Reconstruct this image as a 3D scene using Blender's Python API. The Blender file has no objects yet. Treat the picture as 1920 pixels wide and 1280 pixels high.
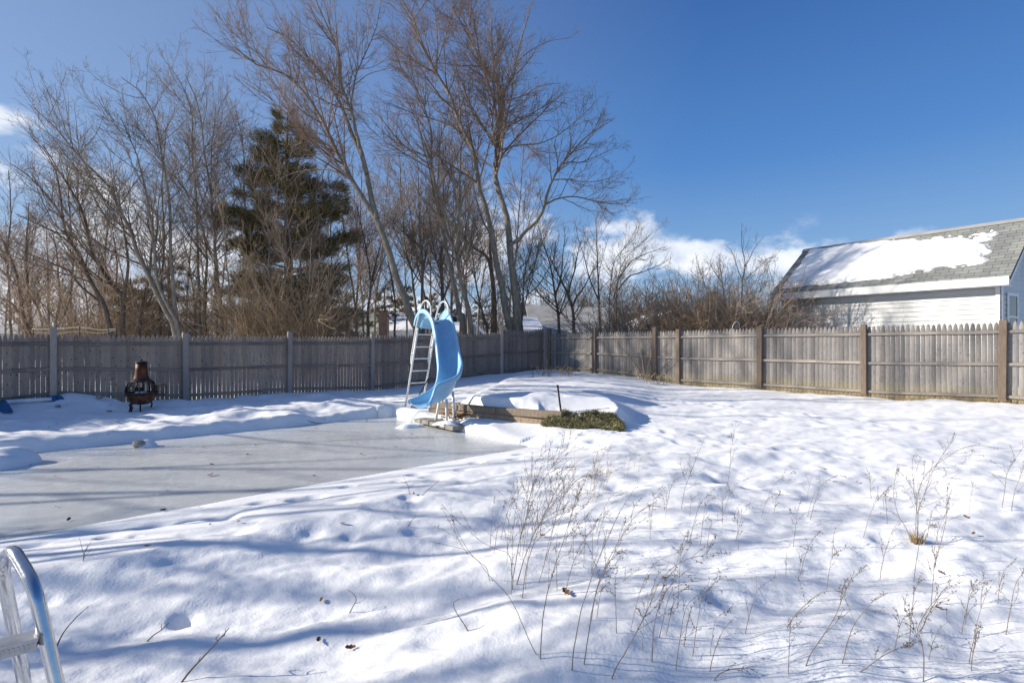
import bpy, math, random
import numpy as np
from mathutils import Vector
R = math.radians
random.seed(7)
scene = bpy.context.scene
COL = scene.collection

# ------------------------------------------------------------------ camera
CAM = np.array([0.0, 0.0, 1.45])
F = 1000.0                                   # focal length in photo pixels (1920 wide)
cd = bpy.data.cameras.new('camera'); cam = bpy.data.objects.new('camera', cd); COL.objects.link(cam)
cam.location = CAM; cam.rotation_euler = (R(90), 0, 0)
cd.sensor_width = 36; cd.lens = F / 1920 * 36; cd.clip_end = 3000; cd.clip_start = .05
scene.camera = cam

def P(px, py, Y):                            # photo pixel at distance Y -> world point
    return np.array([(px - 960) / F * Y, Y, CAM[2] + (640 - py) / F * Y])

# ------------------------------------------------------------------ noise
def _h(ix, iy, s):
    n = (ix * 374761393 + iy * 668265263 + s * 1442695041) & 0x7fffffff
    n = ((n ^ (n >> 13)) * 1274126177) & 0x7fffffff
    return ((n ^ (n >> 16)) & 0xffff) / 65535.0
def vnoise(x, y, s=0):
    x = np.asarray(x, float); y = np.asarray(y, float)
    ix = np.floor(x).astype(np.int64); iy = np.floor(y).astype(np.int64)
    fx = x - ix; fy = y - iy
    fx = fx*fx*fx*(fx*(fx*6-15)+10); fy = fy*fy*fy*(fy*(fy*6-15)+10)
    a = _h(ix, iy, s); b = _h(ix+1, iy, s); c = _h(ix, iy+1, s); d = _h(ix+1, iy+1, s)
    return (a*(1-fx)+b*fx)*(1-fy) + (c*(1-fx)+d*fx)*fy - .5
def fbm(x, y, s=0, o=4, g=.5):
    v = 0; a = 1
    for i in range(o):
        v = v + a*vnoise(x*2**i + 17*i, y*2**i - 9*i, s+i); a *= g
    return v
def sst(a, b, x):
    t = np.clip((x-a)/(b-a), 0, 1); return t*t*(3-2*t)

# ------------------------------------------------------------------ terrain
LL = np.array([.757, .653]); RR = np.array([.653, -.757])      # pool axes
PC = np.array([-2.57, 11.2])                                    # far corner of the pool by the slide
PLEN, PWID = 13.0, 4.1
ICE = -.15
def lr(l, r, z=None):
    p = PC + LL*l + RR*r
    return np.array([p[0], p[1], z]) if z is not None else p
CP = np.array([(-13.5,10.2,.2),(-10.2,11.4,.17),(-8.3,13,.05),(-6.3,14.6,.02),(-4.4,16.2,-.02),(-.4,19.4,.28),(1.3,20.7,.33),
   (2.9,18.7,.26),(4.5,16.9,.17),(5.1,16.3,.115),(6.75,14.5,.145),(8.4,12.7,.13),(10,10.9,.2),(12,8.5,.22),(0,2.3,.06),(3,2.3,.05),(-1.5,2.3,.06),
   (0,6,.0),(3,6,.0),(6,6,.03),(3,9.5,.0),(6,10,.05),(-2,6,.0),(-1,8,.0),(-4.2,12.2,.0),(-6,10.3,.0),(-8,8.6,.0),(-3,3.5,.02),(-1.9,2.1,-.3),(-1.6,1.9,-.3),(4,13,.12),(1.5,14,.3),
   (20,20,.2),(-20,20,.1),(0,30,.15),(15,30,.15),(-12,30,.1),(14,14,.2)])
rp = np.random.RandomState(3)
PITS = [(rp.uniform(-3.2,2.8), rp.uniform(2.4,6.2), rp.uniform(.05,.15), rp.uniform(.015,.065)) for _ in range(52)]
PITS += [(rp.uniform(-1,9), rp.uniform(6,12), rp.uniform(.08,.16), rp.uniform(.02,.05)) for _ in range(45)]
for k in range(16):                                            # a trail of footprints beside the pool
    q = lr(-5.5 + .42*k, 4.85 + (.13 if k % 2 else -.13)); PITS.append((q[0]+rp.uniform(-.05,.05), q[1]+rp.uniform(-.05,.05), .1, .06))
STEPS = []
for (x0, y0, x1, y1, n_) in ((5.6,5.4,1.6,8.6,15),(6.5,8.6,3.0,13.2,16),(.9,8.1,3.4,8.6,9)):
    for k in range(n_):
        t = (k+rp.uniform(-.15,.15))/(n_-1); a_ = math.atan2(y1-y0, x1-x0); o_ = (.11 if k % 2 else -.11) + rp.uniform(-.03,.03); a2_ = a_ + rp.uniform(-.25,.25)
        STEPS.append((x0+(x1-x0)*t - math.sin(a_)*o_, y0+(y1-y0)*t + math.cos(a_)*o_ + .25*math.sin(t*5), math.cos(a2_), math.sin(a2_)))
def terr_w(x, y):
    wl0 = np.array([-1.35, 10.62]); wl1 = np.array([.55, 9.25]); d = (wl1-wl0)/np.linalg.norm(wl1-wl0); n = np.array([-d[1], d[0]])
    dist = (x-wl0[0])*n[0] + (y-wl0[1])*n[1] - np.where(x > .55, (x-.55)*.42, 0)
    dist = dist + fbm(x*2.2, y*2.2, 93, 3)*.16
    front = np.where(x < .5, sst(.0, .30, dist), sst(-.15, .45, dist))
    left = sst(-1.25, -.75, x - (y-10.4)*.14 + fbm(x*.9, y*.9, 91, 2)*.3)
    right = 1 - sst(1.55, 2.25 + np.clip(y-10, 0, 9)*.55, x + fbm(x, y, 92, 2)*.25)
    return front*left*right
def ground_z(x, y):
    x = np.asarray(x, float); y = np.asarray(y, float)
    num = 0; den = 0
    for cx, cy, cz in CP:
        w = 1/(((x-cx)**2 + (y-cy)**2) + .8)**1.6
        num = num + w*cz; den = den + w
    z = num/den
    w = terr_w(x, y)
    hump = .1*np.exp(-((x-.3)**2/1.2 + (y-10.6)**2/.6)) + .08*np.exp(-((x-1.5)**2/.5+(y-9.9)**2/.35))
    z = z + (.36 + hump - z)*w
    near = 1 - sst(4.5, 10, y)
    amp = .24 + .36*near
    inside = (y < 24)
    ax = x*.94 + y*.34; ay = y*.94 - x*.34
    rx, ry = x-PC[0], y-PC[1]
    l = rx*LL[0]+ry*LL[1]; r = rx*RR[0]+ry*RR[1]
    sd0 = np.maximum(np.maximum(l, -l-PLEN), np.maximum(-r, r-PWID)); amp = amp*(.22+.78*sst(.15, 1.5, sd0))
    b = fbm(ax*.62, ay*1.3, 11, 3, .45)*.225 + fbm(ax*1.7, ay*3.6, 21, 3, .5)*.08
    z = z + np.where(inside, b*amp, b*.5)
    z = z + np.where(inside, fbm(x*5, y*7.5, 31, 3, .6)*.014*(.25+.75*sst(.1,1.2,sd0)) , 0)
    z = z - .10*np.exp(-((r-PWID-.35)/.55)**2)*(l < 1.2)*(1-sst(.2,1.2,l))
    for cx, cy, cr, dp in PITS:
        z = z - dp*np.exp(-(((x-cx)**2*.8 + (y-cy)**2*1.2)/cr**2)**1.4)
    for cx, cy, ca, sa in STEPS:                                  # small animal tracks with a faint pushed-up rim
        u_ = (x-cx)*ca + (y-cy)*sa; v_ = -(x-cx)*sa + (y-cy)*ca; d2 = (u_/.10)**2 + (v_/.06)**2
        z = z - .04*np.exp(-d2**1.4) + .005*np.exp(-((np.sqrt(d2)-1.5)/.35)**2)
    rx, ry = x-PC[0], y-PC[1]
    l = rx*LL[0]+ry*LL[1]; r = rx*RR[0]+ry*RR[1]
    # hummocks between the pool and the fence, with a plowed berm
    bank = sst(-4.5, -2.6, -np.abs(r+2.2)*1.6) * (l < 1.5)
    z = z + np.where((r < -.2) & (l < 1.2), fbm(x*1.6, y*1.6, 41, 3)*.11, 0)
    z = z + .12*np.exp(-((r+1.25)/.5)**2)*sst(-4.2, -2.4, l)*(1-sst(-.3, .8, l))
    z = z + .09*np.exp(-((x+9.1)**2/.55 + (y-11.35)**2/.12)) + +.05*np.exp(-((x+9.6)**2/.7+(y-11.2)**2/.3))
    sd = np.maximum(np.maximum(l, -l-PLEN), np.maximum(-r, r-PWID)) + fbm(x*1.9, y*1.9, 51, 3)*.07
    lim = -.165 + .115*np.clip(r-PWID, 0, 3) + np.clip(l-.1, 0, 4)*.20; ex = np.where(r > PWID-1.6, np.maximum(z-lim, 0), 0)*np.where(l > -.3, sst(PWID-1.5, PWID-.05, r), sst(PWID-.35, PWID-.2, r)); z = z - ex*.95
    lip = np.where(r > PWID-.2, 0, .03)*np.exp(-((sd-.28)/.2)**2)
    z = z + lip - .0
    z = z*1.0
    cop = np.exp(-(((l-.08)/.33)**4 + ((r-1.75)/.6)**4))        # bare coping under the slide
    z = z*(1-cop) + (-.1)*cop
    kw = np.where(r > PWID-.15, .11, np.where(l < -.2, .34, .24))*(1 + .5*vnoise(x*3, y*3, 52)); k = sst(-.05, kw, sd)
    z = z*k + (ICE-.22)*(1-k)
    return z
def gz(x, y): return float(ground_z(np.array([x]), np.array([y]))[0])
def gpx(px, py):                                                # where the ray through a photo pixel meets the ground
    u = (px-960)/F; v = (640-py)/F
    ys = np.arange(1.2, 40, .02); zs = CAM[2] + v*ys; g = ground_z(u*ys, ys)
    g = np.maximum(g, np.where(((u*ys-PC[0])*LL[0]+(ys-PC[1])*LL[1] < -.1) & ((u*ys-PC[0])*RR[0]+(ys-PC[1])*RR[1] > .1) & ((u*ys-PC[0])*RR[0]+(ys-PC[1])*RR[1] < 4), ICE, -9))
    i = int(np.argmax(zs <= g))
    return np.array([u*ys[i], ys[i], g[i]])

# ------------------------------------------------------------------ object helpers
WL = {}
def put(o, parent):
    COL.objects.link(o)
    if parent is not None: o.parent = parent
def tag(o, label=None, cat=None, group=None, kind=None):
    if label: o['label'] = label
    if cat: o['category'] = cat
    if group: o['group'] = group
    if kind: o['kind'] = kind
    return o
def thing(name, label, cat, loc=(0,0,0), group=None):
    o = bpy.data.objects.new(name, None); o.empty_display_size = .2
    o.location = [float(v) for v in loc]; put(o, None); WL[o.name] = np.array(loc, float)
    return tag(o, label, cat, group)
def mesh_np(name, V, Fq, mat, parent=None, loc=None, smooth=True):
    """V (n,3) world coords, Fq (m,k) one face size"""
    base = WL[parent.name] if parent is not None else (np.array(loc, float) if loc is not None else np.zeros(3))
    V = np.asarray(V, float) - base
    me = bpy.data.meshes.new(name); n = len(V); m, k = Fq.shape
    me.vertices.add(n); me.vertices.foreach_set('co', V.astype(np.float32).ravel())
    me.loops.add(m*k); me.loops.foreach_set('vertex_index', Fq.astype(np.int32).ravel())
    me.polygons.add(m); me.polygons.foreach_set('loop_start', np.arange(0, m*k, k, dtype=np.int32))
    if smooth: me.polygons.foreach_set('use_smooth', np.ones(m, dtype=bool))
    me.update(calc_edges=True)
    if mat: me.materials.append(mat)
    o = bpy.data.objects.new(name, me); put(o, parent)
    if parent is None: o.location = base
    WL[o.name] = base
    return o
class MB:
    def __init__(s): s.v = []; s.f = []; s.sm = []
    def add(s, v, f, smooth=False):
        o = len(s.v); s.v += [tuple(map(float, q)) for q in v]; s.f += [tuple(i+o for i in q) for q in f]; s.sm += [smooth]*len(f); return s
    def box(s, c, size, ax=(1,0,0), ay=None, az=(0,0,1)):
        ax = np.array(ax, float); ax /= np.linalg.norm(ax); az = np.array(az, float); az /= np.linalg.norm(az)
        ay = np.cross(az, ax) if ay is None else np.array(ay, float)
        c = np.array(c, float); h = np.array(size, float)/2
        v = [c + ax*h[0]*i + ay*h[1]*j + az*h[2]*k for k in (-1,1) for j in (-1,1) for i in (-1,1)]
        return s.add(v, [(0,2,3,1),(4,5,7,6),(0,1,5,4),(2,6,7,3),(0,4,6,2),(1,3,7,5)])
    def bevbox(s, c, size, ax=(1,0,0), az=(0,0,1), b=.008):          # box with its long edges chamfered (length along az)
        ax = np.array(ax, float); ax /= np.linalg.norm(ax); az = np.array(az, float); az /= np.linalg.norm(az); ay = np.cross(az, ax)
        hx, hy, hz = np.array(size)/2; c = np.array(c, float)
        prof = [(-hx+b,-hy),(hx-b,-hy),(hx,-hy+b),(hx,hy-b),(hx-b,hy),(-hx+b,hy),(-hx,hy-b),(-hx,-hy+b)]
        v = []
        for zz, sc in ((-hz,1),(hz-b,1),(hz,1-b/max(hx,hy))): v += [c + ax*x*sc + ay*y*sc + az*zz for x, y in prof]
        f = [tuple(range(7,-1,-1)), tuple(range(16,24))]
        for k in range(2):
            for i in range(8): f.append((k*8+i, k*8+(i+1)%8, k*8+8+(i+1)%8, k*8+8+i))
        return s.add(v, f)
    def tube(s, pts, r, n=8, cap=True):
        pts = [np.array(p, float) for p in pts]; K = len(pts); r = [r]*K if np.isscalar(r) else r
        T = [pts[min(i+1,K-1)] - pts[max(i-1,0)] for i in range(K)]; T = [t/np.linalg.norm(t) for t in T]
        u = np.cross(T[0], [0,0,1]);
        if np.linalg.norm(u) < .05: u = np.cross(T[0], [1,0,0])
        v = []
        for i in range(K):
            u = u - T[i]*np.dot(u, T[i]); u /= np.linalg.norm(u); w = np.cross(T[i], u)
            for j in range(n):
                a = 2*math.pi*j/n; v.append(pts[i] + (u*math.cos(a) + w*math.sin(a))*r[i])
        f = [(i*n+j, i*n+(j+1)%n, (i+1)*n+(j+1)%n, (i+1)*n+j) for i in range(K-1) for j in range(n)]
        s.add(v, f, True)
        if cap:
            o = len(s.v) - K*n; s.f += [tuple(o+j for j in range(n-1,-1,-1)), tuple(o+(K-1)*n+j for j in range(n))]; s.sm += [False]*2
        return s
    def lathe(s, prof, c, n=24, cap=False, jit=0):
        c = np.array(c, float); v = []
        for r, z in prof:
            for j in range(n):
                a = 2*math.pi*j/n; v.append(c + [r*math.cos(a), r*math.sin(a), z])
        f = [(i*n+j, i*n+(j+1)%n, (i+1)*n+(j+1)%n, (i+1)*n+j) for i in range(len(prof)-1) for j in range(n)]
        return s.add(v, f, True)
    def build(s, name, mat, parent=None, loc=None):
        base = WL[parent.name] if parent is not None else (np.array(loc, float) if loc is not None else np.zeros(3))
        me = bpy.data.meshes.new(name)
        me.from_pydata([tuple(np.array(q)-base) for q in s.v], [], s.f)
        me.polygons.foreach_set('use_smooth', s.sm); me.update()
        if mat: me.materials.append(mat)
        o = bpy.data.objects.new(name, me); put(o, parent)
        if parent is None: o.location = base
        WL[o.name] = base
        return o
def catmull(pts, n):
    pts = np.array(pts, float); K = len(pts)
    ext = np.vstack([2*pts[0]-pts[1], pts, 2*pts[-1]-pts[-2]])
    seg = np.linalg.norm(np.diff(pts, axis=0), axis=1); cum = np.concatenate([[0], np.cumsum(seg)])
    out = []
    for s_ in np.linspace(0, cum[-1], n):
        i = min(int(np.searchsorted(cum, s_, side='right')-1), K-2); t = (s_-cum[i])/max(seg[i], 1e-9)
        p0, p1, p2, p3 = ext[i], ext[i+1], ext[i+2], ext[i+3]
        out.append(.5*((2*p1)+(-p0+p2)*t+(2*p0-5*p1+4*p2-p3)*t*t+(-p0+3*p1-3*p2+p3)*t**3))
    return np.array(out)

# ------------------------------------------------------------------ materials
def newmat(name):
    m = bpy.data.materials.new(name); m.use_nodes = True; nt = m.node_tree
    return m, nt, nt.nodes['Principled BSDF']
def N(nt, t, **kw):
    n = nt.nodes.new(t)
    for k, v in kw.items():
        if k in n.inputs: n.inputs[k].default_value = v
        else: setattr(n, k, v)
    return n
def L(nt, a, b): nt.links.new(a, b)
def ramp(nt, fac, stops):
    r = nt.nodes.new('ShaderNodeValToRGB'); e = r.color_ramp.elements
    while len(e) < len(stops): e.new(.5)
    for q, (p, c) in zip(e, stops): q.position = p; q.color = (*c, 1) if len(c) == 3 else c
    L(nt, fac, r.inputs[0]); return r.outputs[0]
def mixc(nt, fac, a, b, mode='MIX'):
    n = nt.nodes.new('ShaderNodeMix'); n.data_type = 'RGBA'; n.blend_type = mode
    for sock, val in ((n.inputs[0], fac), (n.inputs[6], a), (n.inputs[7], b)):
        if isinstance(val, bpy.types.NodeSocket): L(nt, val, sock)
        else: sock.default_value = val if np.isscalar(val) else (*val, 1)
    return n.outputs[2]
def noise(nt, scale, detail=4, vec=None, mapscale=None, coord='Object', rough=.5):
    if vec is None:
        tc = nt.nodes.new('ShaderNodeTexCoord'); vec = tc.outputs[coord]
    if mapscale:
        mp = nt.nodes.new('ShaderNodeMapping'); mp.inputs['Scale'].default_value = mapscale; L(nt, vec, mp.inputs[0]); vec = mp.outputs[0]
    n = nt.nodes.new('ShaderNodeTexNoise'); n.inputs['Scale'].default_value = scale; n.inputs['Detail'].default_value = detail; n.inputs['Roughness'].default_value = rough
    L(nt, vec, n.inputs['Vector']); return n.outputs['Fac']
def bump(nt, bs, h, strength=.3, dist=.01):
    b = nt.nodes.new('ShaderNodeBump'); b.inputs['Strength'].default_value = strength; b.inputs['Distance'].default_value = dist
    L(nt, h, b.inputs['Height']); L(nt, b.outputs[0], bs.inputs['Normal'])
def simple(name, c, rough=.6, var=.25, scale=6, metal=0, spec=.3, mapscale=None, bmp=0, c2=None, coord='Object'):
    m, nt, bs = newmat(name); f = noise(nt, scale, 5, mapscale=mapscale, coord=coord)
    a = tuple(max(0, v*(1-var)) for v in c); b = c2 or tuple(min(1, v*(1+var)) for v in c)
    L(nt, ramp(nt, f, [(.3, a), (.7, b)]), bs.inputs['Base Color'])
    bs.inputs['Roughness'].default_value = rough; bs.inputs['Metallic'].default_value = metal; bs.inputs['Specular IOR Level'].default_value = spec
    if bmp: bump(nt, bs, f, bmp, .02)
    return m

def mat_snow(name='snow'):
    m, nt, bs = newmat(name)
    f1 = noise(nt, 1.3, 4); f2 = noise(nt, 55, 3); f3 = noise(nt, 9, 5, rough=.65)
    L(nt, ramp(nt, f1, [(.3, (.80,.80,.795)), (.7, (.86,.855,.845))]), bs.inputs['Base Color'])
    bs.inputs['Roughness'].default_value = .75; bs.inputs['Specular IOR Level'].default_value = .25
    a = N(nt, 'ShaderNodeMath', operation='MULTIPLY_ADD'); L(nt, f3, a.inputs[0]); a.inputs[1].default_value = 2.2; L(nt, f2, a.inputs[2])
    bump(nt, bs, a.outputs[0], .3, .009)
    return m
SNOW = mat_snow()
def mat_ice():
    m, nt, bs = newmat('pool_ice')
    f = noise(nt, .9, 5, rough=.6); g = noise(nt, 7, 4); h = noise(nt, 60, 2)
    c = ramp(nt, f, [(.3, (.47,.485,.485)), (.55, (.56,.57,.565)), (.75, (.66,.665,.655))])
    c = mixc(nt, .10, c, ramp(nt, g, [(.35, (.36,.38,.39)), (.7, (.6,.62,.63))]))
    dn = noise(nt, 2.6, 6, rough=.7, mapscale=(1,2.2,1)); c = mixc(nt, ramp(nt, dn, [(.56, (0,0,0)), (.75, (.6,.6,.6))]), c, (.74,.75,.76))
    tcv = nt.nodes.new('ShaderNodeTexCoord'); vv_ = N(nt, 'ShaderNodeTexVoronoi', feature='DISTANCE_TO_EDGE'); vv_.inputs['Scale'].default_value = .55
    wn_ = nt.nodes.new('ShaderNodeTexNoise'); wn_.inputs['Scale'].default_value = 1.7; L(nt, tcv.outputs['Object'], wn_.inputs['Vector'])
    av = N(nt, 'ShaderNodeVectorMath', operation='ADD'); L(nt, tcv.outputs['Object'], av.inputs[0]); L(nt, wn_.outputs['Color'], av.inputs[1]); L(nt, av.outputs[0], vv_.inputs['Vector'])
    c = mixc(nt, ramp(nt, vv_.outputs['Distance'], [(.003, (.35,.35,.35)), (.009, (0,0,0))]), c, (.72,.74,.76))
    L(nt, c, bs.inputs['Base Color'])
    L(nt, ramp(nt, g, [(.3, (.16,)*3), (.75, (.34,)*3)]), bs.inputs['Roughness'])
    bs.inputs['Specular IOR Level'].default_value = .42
    a = N(nt, 'ShaderNodeMath', operation='MULTIPLY_ADD'); L(nt, g, a.inputs[0]); a.inputs[1].default_value = 1.5; L(nt, h, a.inputs[2])
    bump(nt, bs, a.outputs[0], .06, .003)
    return m
def mat_wood(name, base, dark, light, spots=0.0, isl=.45, warm=None):
    m, nt, bs = newmat(name)
    geo = nt.nodes.new('ShaderNodeNewGeometry'); tc = nt.nodes.new('ShaderNodeTexCoord')
    grain = noise(nt, 9, 6, vec=tc.outputs['Object'], mapscale=(14, 14, .8), rough=.7)
    c = ramp(nt, grain, [(.25, dark), (.5, base), (.78, light)])
    r = ramp(nt, geo.outputs['Random Per Island'], [(0, (1-isl,)*3), (.5, (.95,.95,.97)), (1, (1+isl*.5, 1+isl*.42, 1+isl*.36))])
    c = mixc(nt, 1.0, c, r, 'MULTIPLY')
    oi = nt.nodes.new('ShaderNodeObjectInfo'); c = mixc(nt, 1.0, c, ramp(nt, oi.outputs['Random'], [(0, (.8,.8,.82)), (1, (1.15,1.12,1.08))]), 'MULTIPLY')
    patch = noise(nt, .9, 4, vec=tc.outputs['Object'])
    c = mixc(nt, .55, c, ramp(nt, patch, [(.35, (.62,.6,.62)), (.62, (1.08,1.02,.96))]), 'MULTIPLY')
    if spots:
        vo = N(nt, 'ShaderNodeTexVoronoi', feature='F1'); vo.inputs['Scale'].default_value = 8.0
        mp = nt.nodes.new('ShaderNodeMapping'); mp.inputs['Scale'].default_value = (1.5, 1.5, 1); L(nt, tc.outputs['Object'], mp.inputs[0])
        L(nt, mp.outputs[0], vo.inputs['Vector'])
        k = ramp(nt, vo.outputs['Distance'], [(.09, (1,1,1)), (.2, (0,0,0))])
        km = N(nt, 'ShaderNodeMath', operation='MULTIPLY'); L(nt, k, km.inputs[0]); km.inputs[1].default_value = spots
        c = mixc(nt, km.outputs[0], c, (.025,.023,.025))
    if warm:
        sx = nt.nodes.new('ShaderNodeSeparateXYZ'); L(nt, tc.outputs['Object'], sx.inputs[0])
        mr = N(nt, 'ShaderNodeMapRange'); L(nt, sx.outputs['Z'], mr.inputs['Value']); mr.inputs['From Min'].default_value = warm[0]; mr.inputs['From Max'].default_value = warm[1]
        mr.inputs['To Min'].default_value = warm[3]; mr.inputs['To Max'].default_value = 0
        pn = N(nt, 'ShaderNodeMath', operation='MULTIPLY'); L(nt, mr.outputs[0], pn.inputs[0]); L(nt, grain, pn.inputs[1])
        c = mixc(nt, pn.outputs[0], c, warm[2])
    L(nt, c, bs.inputs['Base Color']); bs.inputs['Roughness'].default_value = .85; bs.inputs['Specular IOR Level'].default_value = .2
    bump(nt, bs, grain, .5, .004)
    return m
FENCE_L = mat_wood('weathered_grey_pickets', (.37,.30,.24), (.235,.19,.155), (.48,.40,.33), spots=.85, isl=.22)
FENCE_R = mat_wood('weathered_tan_pickets', (.24,.235,.228), (.135,.132,.128), (.355,.347,.336), spots=.5, isl=.42, warm=(-.1,.2,(.30,.25,.10),.9))
RAIL_R = mat_wood('sunbleached_rail', (.29,.272,.25), (.18,.166,.15), (.39,.366,.336), isl=.2)
RAIL_L = mat_wood('grey_rail', (.25,.215,.185), (.13,.112,.10), (.36,.315,.275), isl=.25)
POST_L = mat_wood('grey_post', (.46,.395,.335), (.31,.265,.225), (.58,.51,.44), isl=.2)
POST_R = mat_wood('brown_post', (.225,.178,.136), (.12,.088,.062), (.36,.29,.22), isl=.2)
TIMBER = mat_wood('old_timber', (.265,.215,.16), (.075,.055,.042), (.45,.39,.30), spots=.6, isl=.55)
def mat_bark(name, a, b, c, sc=1.0):
    m, nt, bs = newmat(name); f = noise(nt, 5*sc, 6, mapscale=(3,3,.7), rough=.7); g = noise(nt, 1.1, 3)
    col = ramp(nt, f, [(.3, a), (.52, b), (.75, c)])
    col = mixc(nt, .5, col, ramp(nt, g, [(.35, (.7,.7,.7)), (.65, (1.15,1.12,1.08))]), 'MULTIPLY')
    L(nt, col, bs.inputs['Base Color']); bs.inputs['Roughness'].default_value = .9; bs.inputs['Specular IOR Level'].default_value = .15
    bump(nt, bs, f, .7, .03); return m
BARK_G = mat_bark('grey_bark', (.125,.105,.08), (.26,.225,.178), (.39,.345,.28))
BARK_D = mat_bark('dark_bark', (.08,.062,.047), (.175,.138,.104), (.28,.228,.176))
BARK_O = mat_bark('orange_brown_bark', (.11,.075,.05), (.24,.16,.105), (.34,.25,.17))
BARK_P = mat_bark('pale_bark', (.15,.13,.10), (.28,.248,.20), (.40,.358,.30))
def mat_twig(name, c, var=.35):
    m, nt, bs = newmat(name); geo = nt.nodes.new('ShaderNodeNewGeometry')
    L(nt, ramp(nt, geo.outputs['Random Per Island'], [(0, tuple(v*(1-var) for v in c)), (1, tuple(v*(1+var) for v in c))]), bs.inputs['Base Color'])
    bs.inputs['Roughness'].default_value = .8; bs.inputs['Specular IOR Level'].default_value = .2; return m
TW_R = mat_twig('red_brown_twigs', (.245,.178,.138)); TW_G = mat_twig('grey_brown_twigs', (.225,.178,.136)); TW_D = mat_twig('dark_twigs', (.20,.148,.108))
TW_T = mat_twig('tan_twigs', (.44,.32,.20), .4); TW_B = mat_twig('brown_thicket_twigs', (.40,.295,.205), .45); TW_F = mat_twig('far_twigs', (.17,.13,.105), .3)
WEED = mat_twig('dry_weed_stems', (.205,.163,.125), .35); SEED = mat_twig('dry_seed_heads', (.12,.092,.07), .4)
STRAW = mat_twig('straw', (.42,.30,.15), .35)
def mat_needle(name, a, b, c):
    m, nt, bs = newmat(name); geo = nt.nodes.new('ShaderNodeNewGeometry'); f = noise(nt, .55, 4)
    col = ramp(nt, geo.outputs['Random Per Island'], [(0, a), (.55, b), (1, c)])
    col = mixc(nt, .7, col, ramp(nt, f, [(.38, (.55,.5,.45)), (.62, (1.3,1.25,1.0))]), 'MULTIPLY')
    L(nt, col, bs.inputs['Base Color']); bs.inputs['Roughness'].default_value = .6; bs.inputs['Specular IOR Level'].default_value = .25; return m
PINE = mat_needle('pine_needles', (.085,.088,.032), (.185,.17,.066), (.32,.265,.13))
EVER = mat_needle('dark_evergreen_needles', (.035,.042,.018), (.08,.082,.036), (.14,.128,.06))
JUN = mat_needle('juniper_sprays', (.13,.135,.07), (.31,.30,.165), (.48,.43,.28))
SLIDE = simple('blue_slide_plastic', (.27,.50,.70), .4, .12, 2.2, spec=.4)
_nt = SLIDE.node_tree; _bs = _nt.nodes['Principled BSDF']; _c = _bs.inputs['Base Color'].links[0].from_socket
_c = mixc(_nt, ramp(_nt, noise(_nt, 6, 6, mapscale=(2.5,2.5,.5), rough=.7), [(.5,(0,0,0)),(.72,(.5,.5,.5))]), _c, (.30,.42,.50))
_c = mixc(_nt, ramp(_nt, noise(_nt, 40, 4), [(.62,(0,0,0)),(.72,(.45,.45,.45))]), _c, (.52,.62,.70)); L(_nt, _c, _bs.inputs['Base Color'])
WHITEM = simple('white_painted_tube', (.72,.72,.69), .35, .12, 12, spec=.5)
STEEL = simple('polished_steel', (.62,.62,.63), .14, .06, 20, metal=1)
_nt = STEEL.node_tree; L(_nt, ramp(_nt, noise(_nt, 14, 6, rough=.7), [(.35,(.08,)*3),(.7,(.34,)*3)]), _nt.nodes['Principled BSDF'].inputs['Roughness'])
TREADM = simple('grey_tread', (.42,.42,.43), .4, .1, 30, metal=.6)
RUST = simple('rusty_iron', (.075,.038,.025), .75, .6, 9, metal=.2, bmp=.4, c2=(.19,.085,.045))
RUSTD = simple('dark_rusty_iron', (.055,.035,.028), .75, .5, 10, metal=.3, bmp=.3)
COPPER = simple('rust_orange_stack', (.05,.022,.015), .55, .6, 7, metal=.35, c2=(.14,.05,.022))
BLACKM = simple('black_iron', (.025,.024,.024), .6, .3, 14, metal=.3)
STONE = simple('grey_stone', (.25,.24,.22), .85, .4, 7, bmp=.6)
TARP = simple('blue_tarp', (.02,.10,.22), .45, .35, 9)
PIPE = simple('white_plastic_pipe', (.75,.76,.78), .4, .06, 8)
ROPE = simple('yellow_rope', (.55,.46,.30), .8, .15, 30)
LEAF = mat_twig('brown_leaf', (.20,.10,.05), .5)
WHITEP = simple('white_trim_paint', (.74,.74,.72), .55, .05, 5)
def mat_siding(name, c, pitch=.115):
    m, nt, bs = newmat(name); f = noise(nt, 2, 4)
    L(nt, ramp(nt, f, [(.3, tuple(v*.93 for v in c)), (.7, c)]), bs.inputs['Base Color']); bs.inputs['Roughness'].default_value = .5; return m
SIDING = mat_siding('white_clapboard', (.60,.60,.585))
def mat_shingle(name, a, b, sx=.33, sz=.16, dirx=(1,0,0)):
    m, nt, bs = newmat(name)
    uv = nt.nodes.new('ShaderNodeUVMap'); br = nt.nodes.new('ShaderNodeTexBrick')
    br.inputs['Scale'].default_value = 1; br.inputs['Brick Width'].default_value = sx; br.inputs['Row Height'].default_value = sz; br.inputs['Mortar Size'].default_value = .009
    br.inputs['Color1'].default_value = (*a,1); br.inputs['Color2'].default_value = (*b,1); br.inputs['Mortar'].default_value = tuple(v*.38 for v in a)+(1,); br.inputs['Bias'].default_value = 0
    L(nt, uv.outputs[0], br.inputs['Vector'])
    f = noise(nt, 2.2, 5); g = noise(nt, 90, 2)
    c = mixc(nt, .7, br.outputs[0], ramp(nt, f, [(.3, (.78,.78,.8)), (.7, (1.12,1.1,1.05))]), 'MULTIPLY')
    c = mixc(nt, .6, c, ramp(nt, g, [(.3, (.75,)*3), (.7, (1.2,)*3)]), 'MULTIPLY')
    L(nt, c, bs.inputs['Base Color']); bs.inputs['Roughness'].default_value = .9
    bump(nt, bs, br.outputs['Fac'], -.6, .01); return m
SHING = mat_shingle('grey_roof_shingles', (.20,.21,.198), (.275,.28,.265))
SHING2 = simple('far_grey_roof', (.33,.32,.30), .9, .2, 1.2)
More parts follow.
